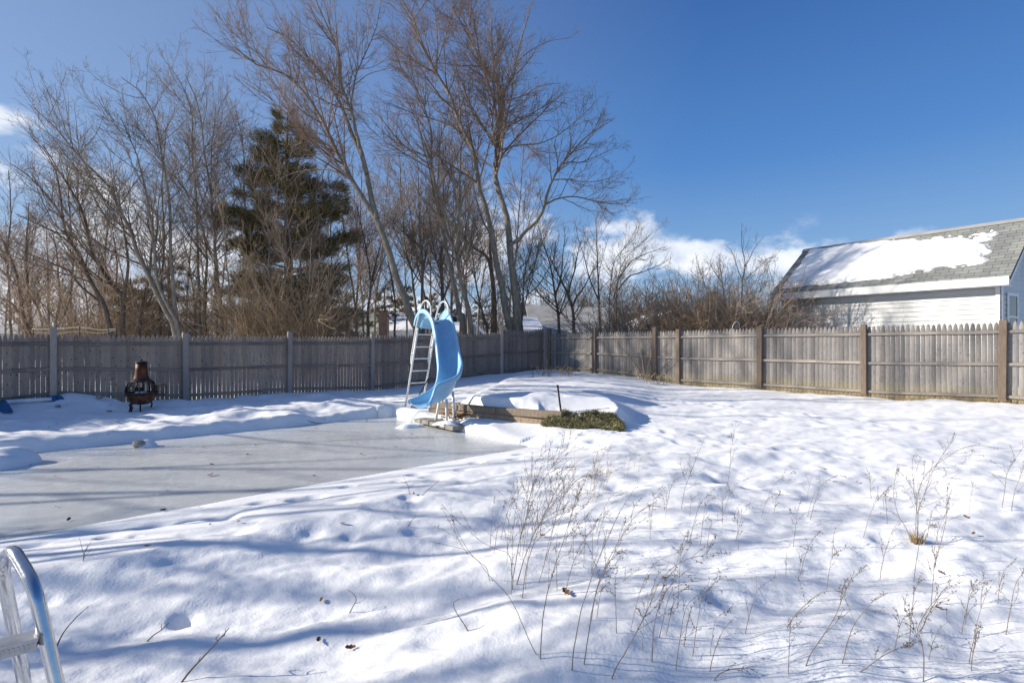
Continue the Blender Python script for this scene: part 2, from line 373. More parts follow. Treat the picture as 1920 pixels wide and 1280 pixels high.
def mat_brick():
    m, nt, bs = newmat('red_brick'); tc = nt.nodes.new('ShaderNodeTexCoord'); br = nt.nodes.new('ShaderNodeTexBrick')
    mp = nt.nodes.new('ShaderNodeMapping'); mp.inputs['Rotation'].default_value = (R(90),0,0); L(nt, tc.outputs['Object'], mp.inputs[0]); L(nt, mp.outputs[0], br.inputs['Vector'])
    br.inputs['Scale'].default_value = 1; br.inputs['Brick Width'].default_value = .22; br.inputs['Row Height'].default_value = .075; br.inputs['Mortar Size'].default_value = .008
    br.inputs['Color1'].default_value = (.27,.12,.075,1); br.inputs['Color2'].default_value = (.36,.18,.11,1); br.inputs['Mortar'].default_value = (.38,.34,.3,1)
    L(nt, br.outputs[0], bs.inputs['Base Color']); bs.inputs['Roughness'].default_value = .9; return m
BRICK = mat_brick()
GLASS = simple('dark_window_glass', (.03,.035,.045), .08, .1, 2, spec=.6)

# ------------------------------------------------------------------ world, sun
SUN_EL, SUN_AZ = R(24), 0.0                                    # the sun stands to the left (-X)
sun_dir = np.array([-math.cos(SUN_EL), .0, math.sin(SUN_EL)])
sd_ = bpy.data.lights.new('sun', 'SUN'); sd_.energy = 5.0; sd_.angle = R(.53); sd_.color = (1, .93, .82)
so = bpy.data.objects.new('sun', sd_); COL.objects.link(so)
so.rotation_euler = Vector(-sun_dir).to_track_quat('-Z', 'Y').to_euler(); so.location = (-30, 0, 20)
w = bpy.data.worlds.new('World'); scene.world = w; w.use_nodes = True; nt = w.node_tree; nt.nodes.clear()
out = nt.nodes.new('ShaderNodeOutputWorld')
sky = nt.nodes.new('ShaderNodeTexSky'); sky.sky_type = 'NISHITA'; sky.sun_disc = False; sky.sun_elevation = SUN_EL
sky.sun_rotation = R(-90); sky.altitude = 50; sky.air_density = 1.0; sky.dust_density = .3; sky.ozone_density = 1.2
bg = nt.nodes.new('ShaderNodeBackground'); bg.inputs[1].default_value = .092
hs = N(nt, 'ShaderNodeHueSaturation'); hs.inputs['Saturation'].default_value = 1.2; hs.inputs['Hue'].default_value = .512; L(nt, sky.outputs[0], hs.inputs['Color']); 
sxyz = nt.nodes.new('ShaderNodeSeparateXYZ'); tc0 = nt.nodes.new('ShaderNodeTexCoord'); L(nt, tc0.outputs['Generated'], sxyz.inputs[0])
grad = ramp(nt, sxyz.outputs['Z'], [(0,(.50,.66,.86)),(.12,(.27,.50,.85)),(.3,(.095,.295,.73)),(.55,(.044,.155,.49)),(.9,(.03,.105,.37))])
glow = N(nt, 'ShaderNodeMapRange'); L(nt, sxyz.outputs['X'], glow.inputs['Value']); glow.inputs['From Min'].default_value = .3; glow.inputs['From Max'].default_value = -1.0; glow.inputs['To Min'].default_value = 0; glow.inputs['To Max'].default_value = .55
grad = mixc(nt, glow.outputs[0], grad, (.62,.76,.95))
gsc = N(nt, 'ShaderNodeVectorMath', operation='SCALE'); L(nt, grad, gsc.inputs[0]); gsc.inputs['Scale'].default_value = 6.6
L(nt, mixc(nt, .82, hs.outputs[0], gsc.outputs[0]), bg.inputs[0])
tc = nt.nodes.new('ShaderNodeTexCoord'); D = tc.outputs['Generated']
mp = nt.nodes.new('ShaderNodeMapping'); mp.inputs['Scale'].default_value = (1,1,2.0); L(nt, D, mp.inputs[0])
def blob(px, py, rad, wt):
    d = np.array([(px-960)/F, 1, (640-py)/F]); d /= np.linalg.norm(d); d[2] *= 2.0
    v = N(nt, 'ShaderNodeVectorMath', operation='DISTANCE'); L(nt, mp.outputs[0], v.inputs[0]); v.inputs[1].default_value = d
    m = N(nt, 'ShaderNodeMapRange'); L(nt, v.outputs['Value'], m.inputs['Value']); m.inputs['From Min'].default_value = 0; m.inputs['From Max'].default_value = rad
    m.inputs['To Min'].default_value = wt; m.inputs['To Max'].default_value = 0; return m.outputs[0]
acc = None
for bb in [(1215,470,.16,.9),(1330,480,.13,.97),(1430,486,.115,.92),(1530,492,.11,.75),(1080,470,.2,.85),(900,450,.25,.8),(760,430,.18,.6),(820,590,.3,.75),(620,560,.3,.7),(330,480,.3,.8),(120,560,.42,1.0),(300,590,.3,.9),
           (0,225,.10,.95),(60,275,.09,.7),(1000,600,.3,.55),(1250,560,.25,.4),(1500,560,.3,.5),(-300,560,.7,1.0),(1700,445,.08,.4)]:
    q = blob(*bb)
    if acc is None: acc = q
    else:
        mx = N(nt, 'ShaderNodeMath', operation='MAXIMUM'); L(nt, acc, mx.inputs[0]); L(nt, q, mx.inputs[1]); acc = mx.outputs[0]
nz = nt.nodes.new('ShaderNodeTexNoise'); nz.inputs['Scale'].default_value = 7; nz.inputs['Detail'].default_value = 9; nz.inputs['Roughness'].default_value = .58; L(nt, mp.outputs[0], nz.inputs['Vector'])
ad = N(nt, 'ShaderNodeMath', operation='MULTIPLY_ADD'); L(nt, nz.outputs['Fac'], ad.inputs[0]); ad.inputs[1].default_value = 2.6; L(nt, acc, ad.inputs[2])
mk = N(nt, 'ShaderNodeMapRange', interpolation_type='SMOOTHSTEP'); L(nt, ad.outputs[0], mk.inputs['Value']); mk.inputs['From Min'].default_value = 1.62; mk.inputs['From Max'].default_value = 2.12
gate = N(nt, 'ShaderNodeMapRange'); L(nt, acc, gate.inputs['Value']); gate.inputs['From Min'].default_value = .0; gate.inputs['From Max'].default_value = .22
mk2 = N(nt, 'ShaderNodeMath', operation='MULTIPLY'); L(nt, mk.outputs[0], mk2.inputs[0]); L(nt, gate.outputs[0], mk2.inputs[1])
mk3 = N(nt, 'ShaderNodeMath', operation='MULTIPLY'); L(nt, mk2.outputs[0], mk3.inputs[0]); mk3.inputs[1].default_value = .93
cb = nt.nodes.new('ShaderNodeBackground'); cb.inputs[1].default_value = 1
nz2 = nt.nodes.new('ShaderNodeTexNoise'); nz2.inputs['Scale'].default_value = 9; nz2.inputs['Detail'].default_value = 6; L(nt, mp.outputs[0], nz2.inputs['Vector'])
L(nt, ramp(nt, nz2.outputs['Fac'], [(.35, (.50,.55,.65)), (.62, (.76,.78,.82))]), cb.inputs[0])
mxs = nt.nodes.new('ShaderNodeMixShader'); L(nt, mk3.outputs[0], mxs.inputs[0]); L(nt, bg.outputs[0], mxs.inputs[1]); L(nt, cb.outputs[0], mxs.inputs[2])
L(nt, mxs.outputs[0], out.inputs[0])
vs = scene.view_settings; vs.view_transform = 'Standard'; vs.look = 'None'; vs.exposure = .50; vs.gamma = 1
scene.cycles.use_denoising = True; scene.cycles.max_bounces = 6; scene.cycles.transparent_max_bounces = 8

# ------------------------------------------------------------------ ground, ice
ys = [-14.0]
while ys[-1] < 1.4: ys.append(ys[-1] + max(.05, min(.6, (1.4-ys[-1])*.12 + .03)))
while ys[-1] < 23: ys.append(ys[-1] + .0052*max(ys[-1], 1.6))
while ys[-1] < 500: ys.append(ys[-1]*1.06 + .1)
ys = np.array(ys); nx = 820
q = np.linspace(-1, 1, nx); q = .62*q + .38*q**3
Wd = np.where(ys < 1.4, 5 + (1.4-ys)*.9, 3.4 + 1.45*np.maximum(ys, 1.4))
GX = q[None,:]*Wd[:,None]; GY = np.repeat(ys[:,None], nx, 1)
GZ = ground_z(GX.ravel(), GY.ravel()); V = np.stack([GX.ravel(), GY.ravel(), GZ], 1)
ny = len(ys); idx = np.arange(ny*nx).reshape(ny, nx)
Fq = np.stack([idx[:-1,:-1], idx[:-1,1:], idx[1:,1:], idx[1:,:-1]], -1).reshape(-1, 4)
tag(mesh_np('ground', V, Fq, SNOW), kind='structure')
b = MB(); a0, a1, a2, a3 = lr(-PLEN-.3,-.3,ICE), lr(.3,-.3,ICE), lr(.3,PWID+.3,ICE), lr(-PLEN-.3,PWID+.3,ICE)
b.add([a0,a1,a2,a3], [(0,3,2,1)]); tag(b.build('ice', mat_ice()), kind='structure')

# ------------------------------------------------------------------ fences
rf = random.Random(11)
def picket_rows(mb, c, ax, nrm, z0, zt, wb, wt):
    rows = [(z0, wb), (zt-.125, wt), (zt-.085, wt*.86), (zt-.035, wt*.62), (zt, wt*.16)]
    v = []; th = .016
    for z, wd in rows:
        for s_, d in ((-.5,-th),(.5,-th),(.5,0),(.17,.008),(-.17,.008),(-.5,0)):
            lean = (z-z0)
            v.append(np.array([c[0], c[1], 0]) + ax*s_*wd + nrm*d + np.array([0,0,z]))
    f = []
    for k in range(4):
        for i in range(6): f.append((k*6+i, k*6+(i+1)%6, k*6+6+(i+1)%6, k*6+6+i))
    f.append((24,25,26,27,28,29)); mb.add(v, f)
def fence(name, label, posts, tops, mats, nrm, gaps, rails, skipz=.0, bottom_rail=.12, scoop=(), postw=.115):
    """posts: (px, Y, top z); tops: (z_left, z_right) per panel"""
    pm, rm, om = mats
    pts = [np.array([(px-960)/F*Y, Y]) for px, Y, _ in posts]
    root = thing(name, label, 'fence', (*pts[0], gz(*pts[0])))
    nrm = np.array([*nrm, 0.0])
    for (px, Y, tz), p in zip(posts, pts):
        g = gz(*p); mb = MB(); k = 1+rf.uniform(-.06,.08)
        tilt = np.array([rf.uniform(-.008,.008), rf.uniform(-.008,.008), 1])
        mb.bevbox((p[0], p[1], (g-.25+tz)/2), (postw*k, postw*k, tz-g+.25), ax=np.cross(nrm, [0,0,1]), az=tilt, b=.012)
        mb.build('post', om, root)
    for i in range(len(pts)-1):
        a, c = pts[i], pts[i+1]; d = c-a; Ld = np.linalg.norm(d); ax = np.array([*(d/Ld), 0.0])
        mb = MB(); n = max(3, int(round((Ld-.06)/.094))); z0t, z1t = tops[i]; gs = gaps[i] if i < len(gaps) else (.008,.008)
        warp = rf.uniform(-.02,.02)
        for k in range(n):
            t = (k+.5)/n; s_ = .05 + t*(Ld-.1); q = a + d/Ld*s_
            zt = z0t*(1-t) + z1t*t + rf.uniform(-.012,.012) - (.1*math.sin(math.pi*t) if i in scoop else 0)
            g = gz(*q); pit = (Ld-.1)/n
            off = -nrm*(.035 + warp*math.sin(math.pi*t) + rf.uniform(0,.004))
            picket_rows(mb, (q[0]+off[0]+ax[0]*rf.uniform(-.003,.003), q[1]+off[1]+ax[1]*rf.uniform(-.003,.003)), ax, nrm, g-.03+rf.uniform(-.02,.02), zt, pit-gs[0]-rf.uniform(-.001,.005), pit-gs[1]-rf.uniform(-.001,.003))
        pan = mb.build('panel', pm, root)
        for fr in rails:
            za = (gz(*a)+bottom_rail)*(1-fr) + (z0t-.2)*fr; zb = (gz(*c)+bottom_rail)*(1-fr) + (z1t-.2)*fr
            seg = 7; r_ = MB(); prev = None
            for k in range(seg+1):
                t = k/seg; q = a + d*(.02+.96*t); z = za*(1-t)+zb*t + rf.uniform(-.006,.006) - (.1*math.sin(math.pi*t)*fr if i in scoop else 0)
                cc = np.array([q[0], q[1], z]) - nrm*(.006 + warp*math.sin(math.pi*t)); hw, hh = .022, .036+rf.uniform(-.004,.004)
                ring = [cc + nrm*-hw + np.array([0,0,-hh]), cc + nrm*hw*.8 + np.array([0,0,-hh*.8]), cc + nrm*hw + np.array([0,0,hh*.7]), cc + nrm*-hw + np.array([0,0,hh])]
                if prev is not None:
                    r_.add(prev+ring, [(0,1,5,4),(1,2,6,5),(2,3,7,6),(3,0,4,7)])
                prev = ring
            r_.build('rail', rm, pan)
    return root
def zt(py, Y): return CAM[2] + (640-py)/F*Y
LP = [(-330,8.55,613),(-95,9.9,613),(100,11.39,613),(348,12.98,624),(543,14.58,622),(698,16.17,625),(829,17.77,622),(940,19.36,612),(1022,20.7,614)]
lposts = [(px,Y,zt(py,Y)) for px,Y,py in LP]
ltops = [(1.6,1.6),(1.6,1.6),(zt(627,11.4),zt(629,12.98)),(zt(629,12.98),zt(630,14.6)),(zt(630,14.6),zt(631,16.2)),(zt(629,16.2),zt(627,17.8)),(zt(626,17.8),zt(623,19.4)),(zt(614,19.4),zt(615,20.7))]
fence('stockade_fence', 'shaded grey stockade picket fence behind the slide and the rusty chimenea', lposts, ltops, (FENCE_L, RAIL_L, POST_L), (.653,-.757),
      [(.001,.0),(.001,.0),(.004,.0),(.009,.0),(.010,.0),(.010,.001),(.007,.001),(.002,.001)], (0,.5,1), scoop=(7,), bottom_rail=.1, postw=.125)
RP = [(1022,20.55,616),(1115,18.66,613),(1228,16.9,613),(1272,16.28,617),(1425,14.5,612),(1620,12.7,608),(1880,10.9,600),(2235,9.1,588)]
rposts = [(px,Y,zt(py,Y)) for px,Y,py in RP][1:]
rposts = [(1030,20.4,zt(616,20.4))] + rposts
rtops = [(zt(624,20.4),zt(622,18.66)),(zt(622,18.66),zt(620,16.9)),(zt(620,16.9),zt(619,16.28)),(zt(619,16.28),zt(615,14.5)),(zt(615,14.5),zt(611,12.7)),(zt(611,12.7),zt(604,10.9)),(zt(603,10.9),zt(592,9.1))]
fence('stockade_fence', 'sunlit tan stockade picket fence with brown posts in front of the white garage', rposts, rtops, (FENCE_R, RAIL_R, POST_R), (-.72,-.69),
      [(.0,.0)]*4+[(.0,.001),(.0,.008),(.002,.009)], (0,.5,1), bottom_rail=.13, postw=.13)

# ------------------------------------------------------------------ pool slide
hz = np.array([0,0,1.0])
base = lr(.4, 1.0, 0); base[2] = gz(base[0], base[1])
sl = thing('pool_slide', 'light blue curved pool slide with white ladder at the far end of the frozen pool', 'pool slide', base)
cen = catmull([(.88,.20,1.72),(.88,.25,1.84),(.87,.36,1.89),(.85,.50,1.85),(.81,.70,1.68),(.74,.94,1.39),(.64,1.20,1.03),(.51,1.47,.69),(.31,1.70,.45),(.02,1.82,.335),(-.28,1.86,.28),(-.42,1.88,.265)], 64)
cw = np.array([lr(*c) for c in cen])
V = []; nprof = None
for i in range(len(cw)):
    t = i/(len(cw)-1)
    T = cw[min(i+1,len(cw)-1)] - cw[max(i-1,0)]; T /= np.linalg.norm(T)
    j0, j1 = max(i-3,8), min(i+3,len(cw)-1); j1 = max(j1, j0+3)
    H = cw[j1]-cw[j0]; H[2] = 0; H /= np.linalg.norm(H)
    S = np.cross(H, hz); U = np.cross(S, T); U /= np.linalg.norm(U)
    bend = sst(.42,.66,t)*(1-sst(.9,1.0,t)); end = sst(.88,1,t)
    hl = .23 + .16*bend - .12*end - .05*sst(.75,.0,t)*0; hr = .23 - .04*bend - .10*end      # left (outer) and right (inner) wall heights
    top = 1-sst(.03,.2,t)
    hl += .02*top; hr += .02*top
    wd = .158 + .06*end + .075*top
    prof = [(-wd-.08,hl-.09),(-wd-.085,hl-.03),(-wd-.07,hl+.005),(-wd-.045,hl+.012),(-wd-.025,hl-.02),(-wd-.005,hl*.6),(-wd+.035,hl*.22),(-wd+.10,.03),(-wd*.35,.0),(wd*.35,.0),(wd-.10,.03),(wd-.035,hr*.22),(wd+.005,hr*.6),(wd+.025,hr-.02),(wd+.045,hr+.012),(wd+.07,hr+.005),(wd+.085,hr-.03),(wd+.08,hr-.09)]
    nprof = len(prof)
    for s_, u_ in prof: V.append(cw[i] + S*s_ + U*u_)
I = np.arange(len(V)).reshape(len(cw), nprof)
Fq = np.stack([I[:-1,:-1], I[:-1,1:], I[1:,1:], I[1:,:-1]], -1).reshape(-1,4)
tr = mesh_np('trough', np.array(V), Fq, SLIDE, sl)
md = tr.modifiers.new('thick','SOLIDIFY'); md.thickness = .012; md.offset = 0
md = tr.modifiers.new('sub','SUBSURF'); md.levels = 1; md.render_levels = 1
la = np.array([*LL,0]); ra = np.array([*RR,0])
def lad(l, z, back=0.0):                                          # a point on the ladder plane: across l, height z
    r = -.40 + (z-.0)*.31 - back
    return lr(l, r, z)
for l in (.60, 1.04):
    MB().tube([lad(l,-.05), lad(l,.9), lad(l,1.74)], .021, 10).build('ladder_rail', WHITEM, sl)
    hp = [lad(l,.93), lad(l,1.0,.06), lad(l,1.15,.085), lad(l,1.5,.08), lad(l,1.85,.07), lad(l,2.15,.02), lad(l,2.29,-.06)+0, lr(l,.52,2.30), lr(l,.63,2.21), lr(l,.66,2.05), lr(l,.66,1.84)]
    MB().tube(catmull(hp, 40), .017, 10).build('handrail', WHITEM, sl)
    for z in (1.2, 1.72):
        MB().tube([lad(l,z), lad(l,z,.08)], .010, 6).build('rail_spacer', WHITEM, sl)
for z in (.27, .53, .80, 1.07, 1.33, 1.60):
    c = (lad(.60,z)+lad(1.04,z))/2
    MB().box(c, (.44,.075,.022), ax=la, az=(0,0,1)).build('rung', WHITEM, sl)
for (px, py, Y, zt_) in ((857,783,10.15,.66),(838,787,9.9,.46),(818,778,10.5,.62),(801,781,10.15,.33)):
    p = P(px, py, Y); dd = np.linalg.norm(cw[:,:2]-p[:2], axis=1); ii = int(np.argmin(dd)); fz = max(0, 1-.09/max(dd[ii],.01)); tp = p[:2] + (cw[ii,:2]-p[:2])*fz; bp = p[:2] + (cw[ii,:2]-p[:2])*fz*.6; MB().tube([(bp[0],bp[1],-.12),(tp[0],tp[1],cw[ii,2]+.01)], .025, 10).build('leg', WHITEM, sl)
c = lr(.55, 1.78, .1); hp = [lr(.43,1.84,.42), lr(.60,1.80,.40), lr(.70,1.8,.28), lr(.58,1.86,.12), lr(.42,1.9,.03)]
tag(MB().tube(catmull([P(857,750,10.1),P(849,752,10.05),P(848,762,10.0),P(856,770,10.05),P(863,764,10.1),P(858,757,10.1)],24), .008, 6).build('hose_loop', WHITEM), 'thin white hose looped round the right slide leg', 'hose')

# steel pool ladder, bottom left
pl = thing('pool_ladder', 'polished steel pool ladder with ridged tread standing in the near snow', 'pool ladder', (P(88,1240,2.15)[0], 2.15, gz(P(88,1240,2.15)[0], 2.15)))
def rounded(pts, rad=.075, n=7):
    out = [pts[0]]
    for a, b_, c_ in zip(pts[:-2], pts[1:-1], pts[2:]):
        u0 = (a-b_)/np.linalg.norm(a-b_); u1 = (c_-b_)/np.linalg.norm(c_-b_); r_ = min(rad, np.linalg.norm(a-b_)*.48, np.linalg.norm(c_-b_)*.48)
        for k in range(n+1):
            t = k/n; out.append((b_+u0*r_)*(1-t)**2 + 2*b_*t*(1-t) + (b_+u1*r_)*t*t)
    return out+[pts[-1]]
def railpath(dx, dy):
    a = [P(48,1290,2.42), P(3,1062,2.40), P(17,1033,2.34), P(27,1034,2.30), P(64,1097,2.18), P(108,1290,2.14)]
    e = a[-1] + (a[-1]-a[-2])*1.2; s_ = a[0] + (a[0]-a[1])*.9
    return [q + np.array([dx,dy,0]) for q in [s_]+a+[e]]
for dx, dy in ((0,0), (-.42,-.30)):
    MB().tube(rounded(railpath(dx,dy)), .0255, 16).build('handrail', STEEL, pl)
for k, (za, py) in enumerate(((0,1190),(0,1330))):
    r0 = P(80 if k == 0 else 114, py, 2.155); r1 = r0 + np.array([-.42,-.30,0]); d = (r1-r0)/np.linalg.norm(r1-r0); cr = np.cross(d, [0,0,1])
    mb = MB(); c = (r0+r1)/2 - cr*.02
    mb.box(c+[0,0,.012], (.50,.085,.014), ax=d); mb.box(c+[0,0,-.014], (.49,.075,.034), ax=d)
    for j in range(34):
        for e_ in (-1, 1): mb.box(c + d*(-.235+.0143*j) + cr*.039*e_ + [0,0,-.008], (.006,.005,.02), ax=d)
    mb.build('tread', TREADM, pl)

# ------------------------------------------------------------------ chimenea
cx, cy = P(265, 760, 11.0)[:2]; cz = gz(cx, cy)
sc = 11.0/F
ch = thing('chimenea', 'rusty metal chimenea with mesh sides and open door in front of the shaded fence', 'chimenea', (cx, cy, cz))
Z = lambda py: CAM[2] + (640-py)*sc
Rb = .315
bowl = [(0.050,Z(758)),(0.131,Z(756.5)),(0.200,Z(752)),(0.244,Z(746)),(0.265,Z(739.5)),(0.261,Z(738.5)),(0.235,Z(744)),(0.174,Z(751)),(0.050,Z(755))]
MB().lathe(bowl, (cx,cy,0), 28).build('fire_bowl', RUST, ch)
dome = [(0.275,Z(734.5)),(0.280,Z(737)),(0.273,Z(740)),(0.263,Z(737)),(0.263,Z(735)),(0.275,Z(734.5))]
MB().lathe(dome, (cx,cy,0), 28).build('rim_band', RUSTD, ch)
mb = MB().lathe([(0.118,Z(708)),(0.131,Z(709)),(0.165,Z(711)),(0.196,Z(714)),(0.202,Z(715.5)),(0.187,Z(715.5)),(0.131,Z(711.5)),(0.115,Z(710.5))], (cx,cy,0), 28); mb.build('dome', RUSTD, ch)
mb = MB()
for k in range(14):                                                # bars and wire mesh of the see-through wall, left open at the front right
    a = R(-62 + 0) + math.radians(25.7*k)
    dirn = (math.cos(a), math.sin(a))
    front = math.sin(a) < -.45 and -.5 < math.cos(a) < .88
    if front and k % 3: continue
    pts = [(cx+dirn[0]*r, cy+dirn[1]*r, z) for r, z in ((0.196,Z(714.5)),(0.239,Z(720)),(0.265,Z(727)),(0.274,Z(736)))]
    mb.tube(pts, .009, 5)
mb.build('frame_bars', RUSTD, ch)
mb = MB()
for k in range(72):
    a = math.radians(5*k)
    if math.sin(a) < -.45 and -.25 < math.cos(a) < .88: continue
    mb.tube([(cx+math.cos(a)*r, cy+math.sin(a)*r, z) for r, z in ((0.193,Z(714.5)),(0.237,Z(720)),(0.264,Z(727)),(0.272,Z(736)))], .0024, 3, cap=False)
for r, z in ((0.213,Z(717)),(0.235,Z(720)),(0.250,Z(723)),(0.261,Z(726)),(0.268,Z(729)),(0.271,Z(732))):
    pts = [(cx+math.cos(a)*r, cy+math.sin(a)*r, z) for a in [math.radians(5*k) for k in range(-28, 209)][:1] + [math.radians(q) for q in range(-28, 240, 6)]]
    mb.tube(pts[1:], .0024, 3, cap=False)
mb.build('wire_mesh', BLACKM, ch)
MB().lathe([(.15,Z(710.5)),(.128,Z(707)),(.115,Z(702)),(.106,Z(693)),(.100,Z(680.5)),(.094,Z(680.5)),(.098,Z(700))], (cx,cy,0), 24).build('stack', COPPER, ch)
ld = MB().lathe([(.0,Z(676.2)),(.06,Z(677)),(.112,Z(678.6)),(.114,Z(680)),(.1,Z(680.4)),(.0,Z(680.2))], (cx,cy,0), 24).build('lid', BLACKM, ch)
MB().lathe([(.0,Z(672.6)),(.018,Z(673.5)),(.02,Z(675)),(.008,Z(676)),(.01,Z(677))], (cx,cy,0), 10).build('knob', BLACKM, ld)
for a in (200, 250, 300, 60):
    a = R(a); q = [(cx+math.cos(a)*r, cy+math.sin(a)*r, z) for r, z in ((.165,Z(753)),(.205,Z(758)),(.19,Z(763)),(.215,cz-.03))]
    MB().tube(catmull(q, 9), .015, 6).build('leg', BLACKM, ch)
hx, hy = cx+.275, cy-.10; e = np.array([.95, -.15]); e /= np.linalg.norm(e)
def dp(s_, py): return (hx+e[0]*s_, hy+e[1]*s_, Z(py))
mb = MB().tube([dp(.03,735),dp(.03,724),dp(.09,719.5),dp(.30,719),dp(.33,721),dp(.33,737),dp(.30,738.8),dp(.06,738.5),dp(.03,735)], .013, 6)
mb.tube([dp(-.03,726),dp(.03,725)], .012, 6); mb.tube([dp(-.03,735),dp(.03,734)], .012, 6)
dr = mb.build('door', RUSTD, ch)
mb = MB()
for k in range(1,13): mb.tube([dp(.03+.0235*k,719.6 if k > 2 else 722), dp(.03+.0235*k,738.4)], .002, 3, cap=False)
for k in range(8): mb.tube([dp(.03,722.5+2*k), dp(.33,722.5+2*k)], .002, 3, cap=False)
mb.build('wire_mesh', BLACKM, dr)
mb = MB(); mb.box((cx-.06,cy+.02,Z(731)), (.13,.12,.10), ax=(.9,.3,0)); tag(mb.build('charred_block', BLACKM), 'black charred block sitting inside the chimenea', 'firewood')
# snow heaped inside the bowl
def heap(name, label, c, rx, ry, h, seed, mat=SNOW, cat='snow', n=26, rot=0.0, rough=.35, parent=None, power=1.0, sink=.06):
    V = []; F_ = []; m = 14; zb = gz(c[0], c[1]) if c[2] is None else c[2]
    for i in range(m+1):
        rr = i/m
        for j in range(n):
            a = 2*math.pi*j/n; k = 1 + rough*float(vnoise(np.array([math.cos(a)*1.4+seed*3.1]), np.array([math.sin(a)*1.4+seed]), 5)[0])*1.6
            x = rr*rx*k*math.cos(a); y = rr*ry*k*math.sin(a)
            z = h*(1-rr**2.4)**power*(1 + .5*float(vnoise(np.array([x/rx*2+seed]), np.array([y/ry*2]), 8)[0])) - sink*rr**3
            xr = x*math.cos(rot)-y*math.sin(rot); yr = x*math.sin(rot)+y*math.cos(rot)
            V.append((c[0]+xr, c[1]+yr, zb+z))
    for i in range(m):
        for j in range(n): F_.append((i*n+j, i*n+(j+1)%n, (i+1)*n+(j+1)%n, (i+1)*n+j))
    o = mesh_np(name, np.array(V), np.array(F_), mat, parent, loc=None if parent is not None else (c[0], c[1], zb))
    if parent is None: tag(o, label, cat)
    return o
heap('snow_heap', 'small heap of snow lying inside the chimenea fire bowl', (cx+.03, cy-.03, Z(740.5)), .17, .15, .09, 3, sink=.02)

q = lr(.86,.42); heap('snow_scrap', 'small scrap of snow left on the top deck of the blue slide', (q[0], q[1], 1.87), .09, .14, .04, 44, sink=.01)
# ------------------------------------------------------------------ snow lumps, rocks, odds and ends by the pool
p = P(766, 803, 9.93); heap('snow_lump', 'lone white snow lump lying on the ice near the slide', (p[0], p[1], ICE), .26, .13, .07, 5, rot=.3, sink=.01)
p = P(10, 872, 6.9); heap('snow_lump', 'big rounded snow block jutting onto the ice at the left edge', (p[0]-.12, p[1], ICE),   .50, .34, .21, 9, rot=.6, power=.55, sink=.02)
def rock(label, px, py, Y, s, seed, capsize, lift=.0, flat=.6):
    c = P(px, py, Y); g = max(gz(c[0], c[1]), ICE) + lift; n, m = 14, 9; V = []; rr = np.random.RandomState(seed)
    ph = rr.uniform(0, 9, 3)
    for i in range(m+1):
        for j in range(n):
            th = math.pi*i/m; a = 2*math.pi*j/n; d = np.array([math.sin(th)*math.cos(a), math.sin(th)*math.sin(a), math.cos(th)])
            k = 1 + .45*float(vnoise(np.array([d[0]*1.6+ph[0]+d[2]]), np.array([d[1]*1.6+ph[1]-d[2]]), 6)[0])
            V.append(np.array([c[0], c[1], g+s*.15]) + d*k*np.array([s, s*.7, s*flat]))
    Fq = np.array([(i*n+j, (i+1)*n+j, (i+1)*n+(j+1)%n, i*n+(j+1)%n) for i in range(m) for j in range(n)])
    o = tag(mesh_np('rock', np.array(V), Fq, STONE, loc=(c[0], c[1], g)), label, 'rock')
    if capsize: heap('snow_cap', None, (c[0]+s*.55, c[1]+s*.25, g+s*flat*.35), capsize, capsize*.7, s*.55, seed, parent=o, sink=.18)
    return o
rock('grey rock under a white snow cap on the far pool edge', 263, 817, 8.1, .12, 4, .21, lift=.02)
rock('dark rock poking from the snow pile beside the chimenea', 187, 750, 11.2, .075, 6, 0, lift=.05)
rock('small flat dark stone right of the snow pile by the fence', 205, 763, 10.9, .05, 8, 0, flat=.35)
rock('small grey stone in the shaded snow by the white pipe', 109, 770, 10.6, .05, 12, 0, lift=.02)
rock('brown stone lying behind the slide exit', 781, 744, 11.4, .14, 14, 0, flat=.5)
mb = MB(); a = P(-30,762,10.4); c = P(97,752,10.85); a[2] = gz(a[0],a[1])+.05; c[2] = gz(c[0],c[1])+.05; mb.tube([a, (a+c)/2+[0,0,.01], c], .036, 12)
tag(mb.build('pipe', PIPE), 'long white plastic pipe lying along the foot of the shaded fence', 'pipe')
def tarp(label, px, py, Y, s, seed):
    c = P(px, py, Y); heap('tarp', label, (c[0], c[1], gz(c[0], c[1])-.02), s, s*.55, s*.75, seed, TARP, 'tarp', rough=1.3, sink=.05)
tarp('crumpled blue tarp bundle at the foot of the leftmost visible post', 106, 750, 10.95, .17, 21); tarp('flat blue tarp scrap at the left edge of the shaded snow', 2, 772, 10.3, .22, 22)
# coping stones left bare under the slide
cs = thing('pool_coping', 'bare grey coping stones at the pool edge under the slide', 'coping', lr(.1,1.7,-.12))
for k in range(5):
    mb = MB(); mb.bevbox(lr(.12, 1.22+.27*k, -.075+.006*(k%2)), (.36,.255,.07), ax=la, b=.012); mb.build('stone', STONE, cs)
heap('snow_patch', 'thin snow patch left on the bare coping stones', (*lr(.1,2.05,-.045)[:2], -.045), .26, .15, .05, 31, sink=.02)
